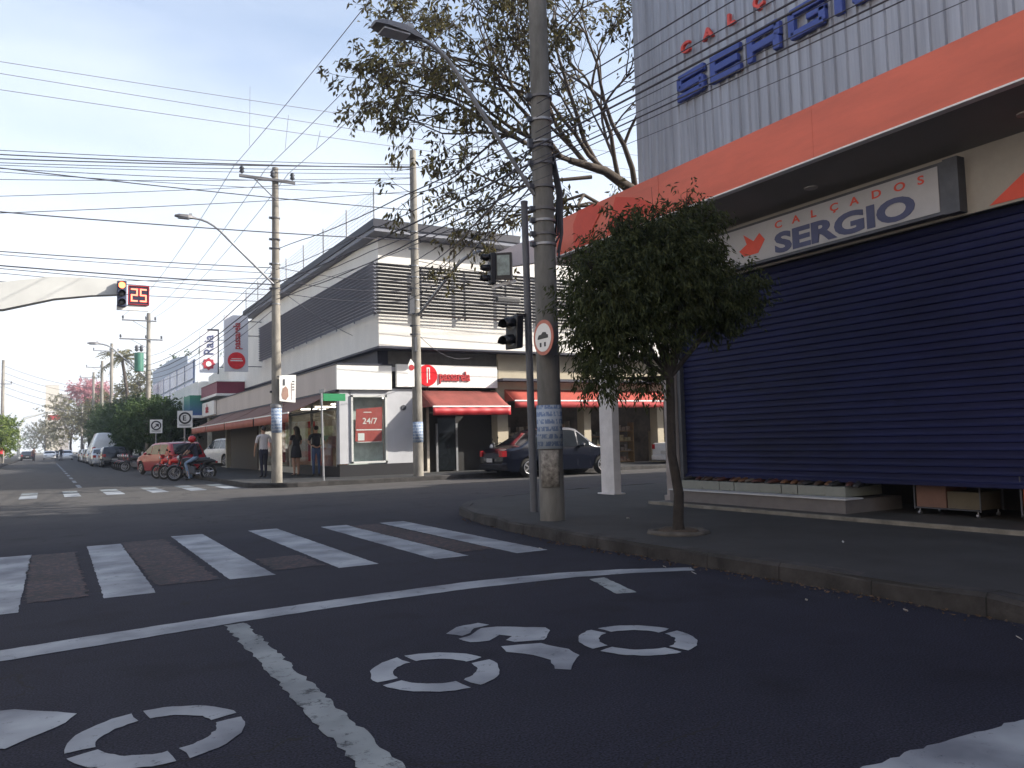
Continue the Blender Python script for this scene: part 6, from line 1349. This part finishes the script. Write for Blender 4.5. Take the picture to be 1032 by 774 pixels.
person('person in a brown top walking near the far dark car', (-1.5, 135, 0), 0, stand_joints('down', .08), ['skin', mat('brown_cloth', (.12, .06, .04), .9), navycloth, shoem], reg_shirt_trousers(1.2), hair_short, 1.1)
# rider: sits on the black motorcycle, facing along its front, leaning to the bars
J = {}
J['pelvis'] = ((0, -.18, .94), (.155, .13), None); J['waist'] = ((0, -.14, 1.08), (.14, .11), 'pelvis'); J['chest'] = ((0, -.06, 1.30), (.175, .125), 'waist'); J['collar'] = ((0, -.03, 1.43), (.1, .08), 'chest'); J['neck'] = ((0, 0, 1.50), .055, 'collar'); J['jaw'] = ((0, .03, 1.57), (.065, .075), 'neck'); J['head'] = ((0, .02, 1.66), (.08, .095), 'jaw'); J['crown'] = ((0, 0, 1.72), (.06, .07), 'head')
for s_, n in ((-1, 'L'), (1, 'R')):
    J['sh' + n] = ((s_ * .20, -.03, 1.41), .06, 'collar'); J['el' + n] = ((s_ * .30, .12, 1.22), .042, 'sh' + n); J['wr' + n] = ((s_ * .33, .26, 1.08), .03, 'el' + n); J['hand' + n] = ((s_ * .33, .30, 1.05), (.035, .026), 'wr' + n)
    J['hip' + n] = ((s_ * .10, -.14, .90), .09, 'pelvis'); J['knee' + n] = ((s_ * .21, .24, .70), .06, 'hip' + n); J['calf' + n] = ((s_ * .24, .16, .45), .052, 'knee' + n); J['ank' + n] = ((s_ * .27, .06, .09), .038, 'calf' + n); J['toe' + n] = ((s_ * .29, .22, .04), (.04, .03), 'ank' + n)
def reg_rider(c):
    if c.z > 1.5: return 0
    if c.z < .1: return 3
    if c.z < .96 and not abs(c.x) > .29: return 2
    if abs(c.x) > .27 and c.z < 1.24 and c.y > .1: return 0
    return 1 if c.z > .9 else 2
rider = person('rider in a dark t-shirt, light jeans and red helmet sitting astride the black motorcycle', (5.15, 34.7, 0), 1.25, J, ['skin', navycloth, jeanl, shoem], reg_rider, None, 1.0)
hm = MB(); hm.ell((0, .01, 1.67), (.135, .15, .145), 18, 12); ho = hm.build('helmet_shell', redm); ho.location = rider.location; ho.rotation_euler = rider.rotation_euler; ho.name = 'helmet'
tag(ho, 'red helmet worn by the motorcycle rider', 'helmet')
vm = MB(); vm.ell((0, .04, 1.675), (.115, .125, .05), 14, 8); vo = vm.build('visor', 'head_lens', ho, world=False)
# ------------------------------------------------------------------ litter and kerb debris
rnd = random.Random(11)
for i in range(9):
    x, y = (rnd.uniform(5.05, 5.55), rnd.uniform(2.6, 8.2)) if i < 7 else (rnd.uniform(6.5, 8.6), rnd.uniform(4.5, 9))
    z = .006 if i < 7 else .155; s_ = rnd.uniform(.008, .022); m = MB(); a = rnd.uniform(0, PI)
    m.obox((x, y, z + s_ * .2), (math.cos(a) * s_, math.sin(a) * s_, .004), (-math.sin(a) * s_ * .6, math.cos(a) * s_ * .6, .006), (0, 0, s_ * .15))
    tag(m.build('litter', mat('paper_scrap', [rnd.uniform(.2, .5)] * 3, .8)), 'tiny scrap of litter lying along the near kerb' if i < 7 else 'tiny scrap of litter on the near pavement', 'litter', 'litter scraps by the kerb' if i < 7 else 'litter scraps on the pavement', 'thing')
# fallen leaves in the gutter
m = MB()
for i in range(420):
    y = rnd.uniform(1.5, 8.6) if rnd.random() < .8 else rnd.uniform(8.6, 12); x = 5.60 - abs(rnd.gauss(0, .10)) + (max(0, y - 8.6) * .14); leaf(m, Vector((x, y, .006 + rnd.random() * .01)), Vector((rnd.uniform(-1, 1), rnd.uniform(-1, 1), .05)), rnd.uniform(.02, .05), .02, rnd)
tag(m.build('leaf_litter', mat('dead_leaf', (.07, .045, .03), .9, var=.5, scale=30)), 'scattered dead leaves along the gutter of the near kerb', 'leaves', None, 'stuff')

# ------------------------------------------------------------------ air
hm_ = MB(); hm_.box(-160, 160, -70, 640, -1.7, 60)
hm = bpy.data.materials.new('pale_haze'); hm.use_nodes = True; hn = hm.node_tree; hn.nodes.remove(hn.nodes['Principled BSDF'])
pv = hn.nodes.new('ShaderNodeVolumePrincipled'); pv.inputs['Color'].default_value = (.93, .95, 1, 1); pv.inputs['Density'].default_value = .0009; pv.inputs['Anisotropy'].default_value = .35
hn.links.new(pv.outputs[0], hn.nodes['Material Output'].inputs['Volume'])
tag(hm_.build('haze', hm), None, None, None, 'stuff')
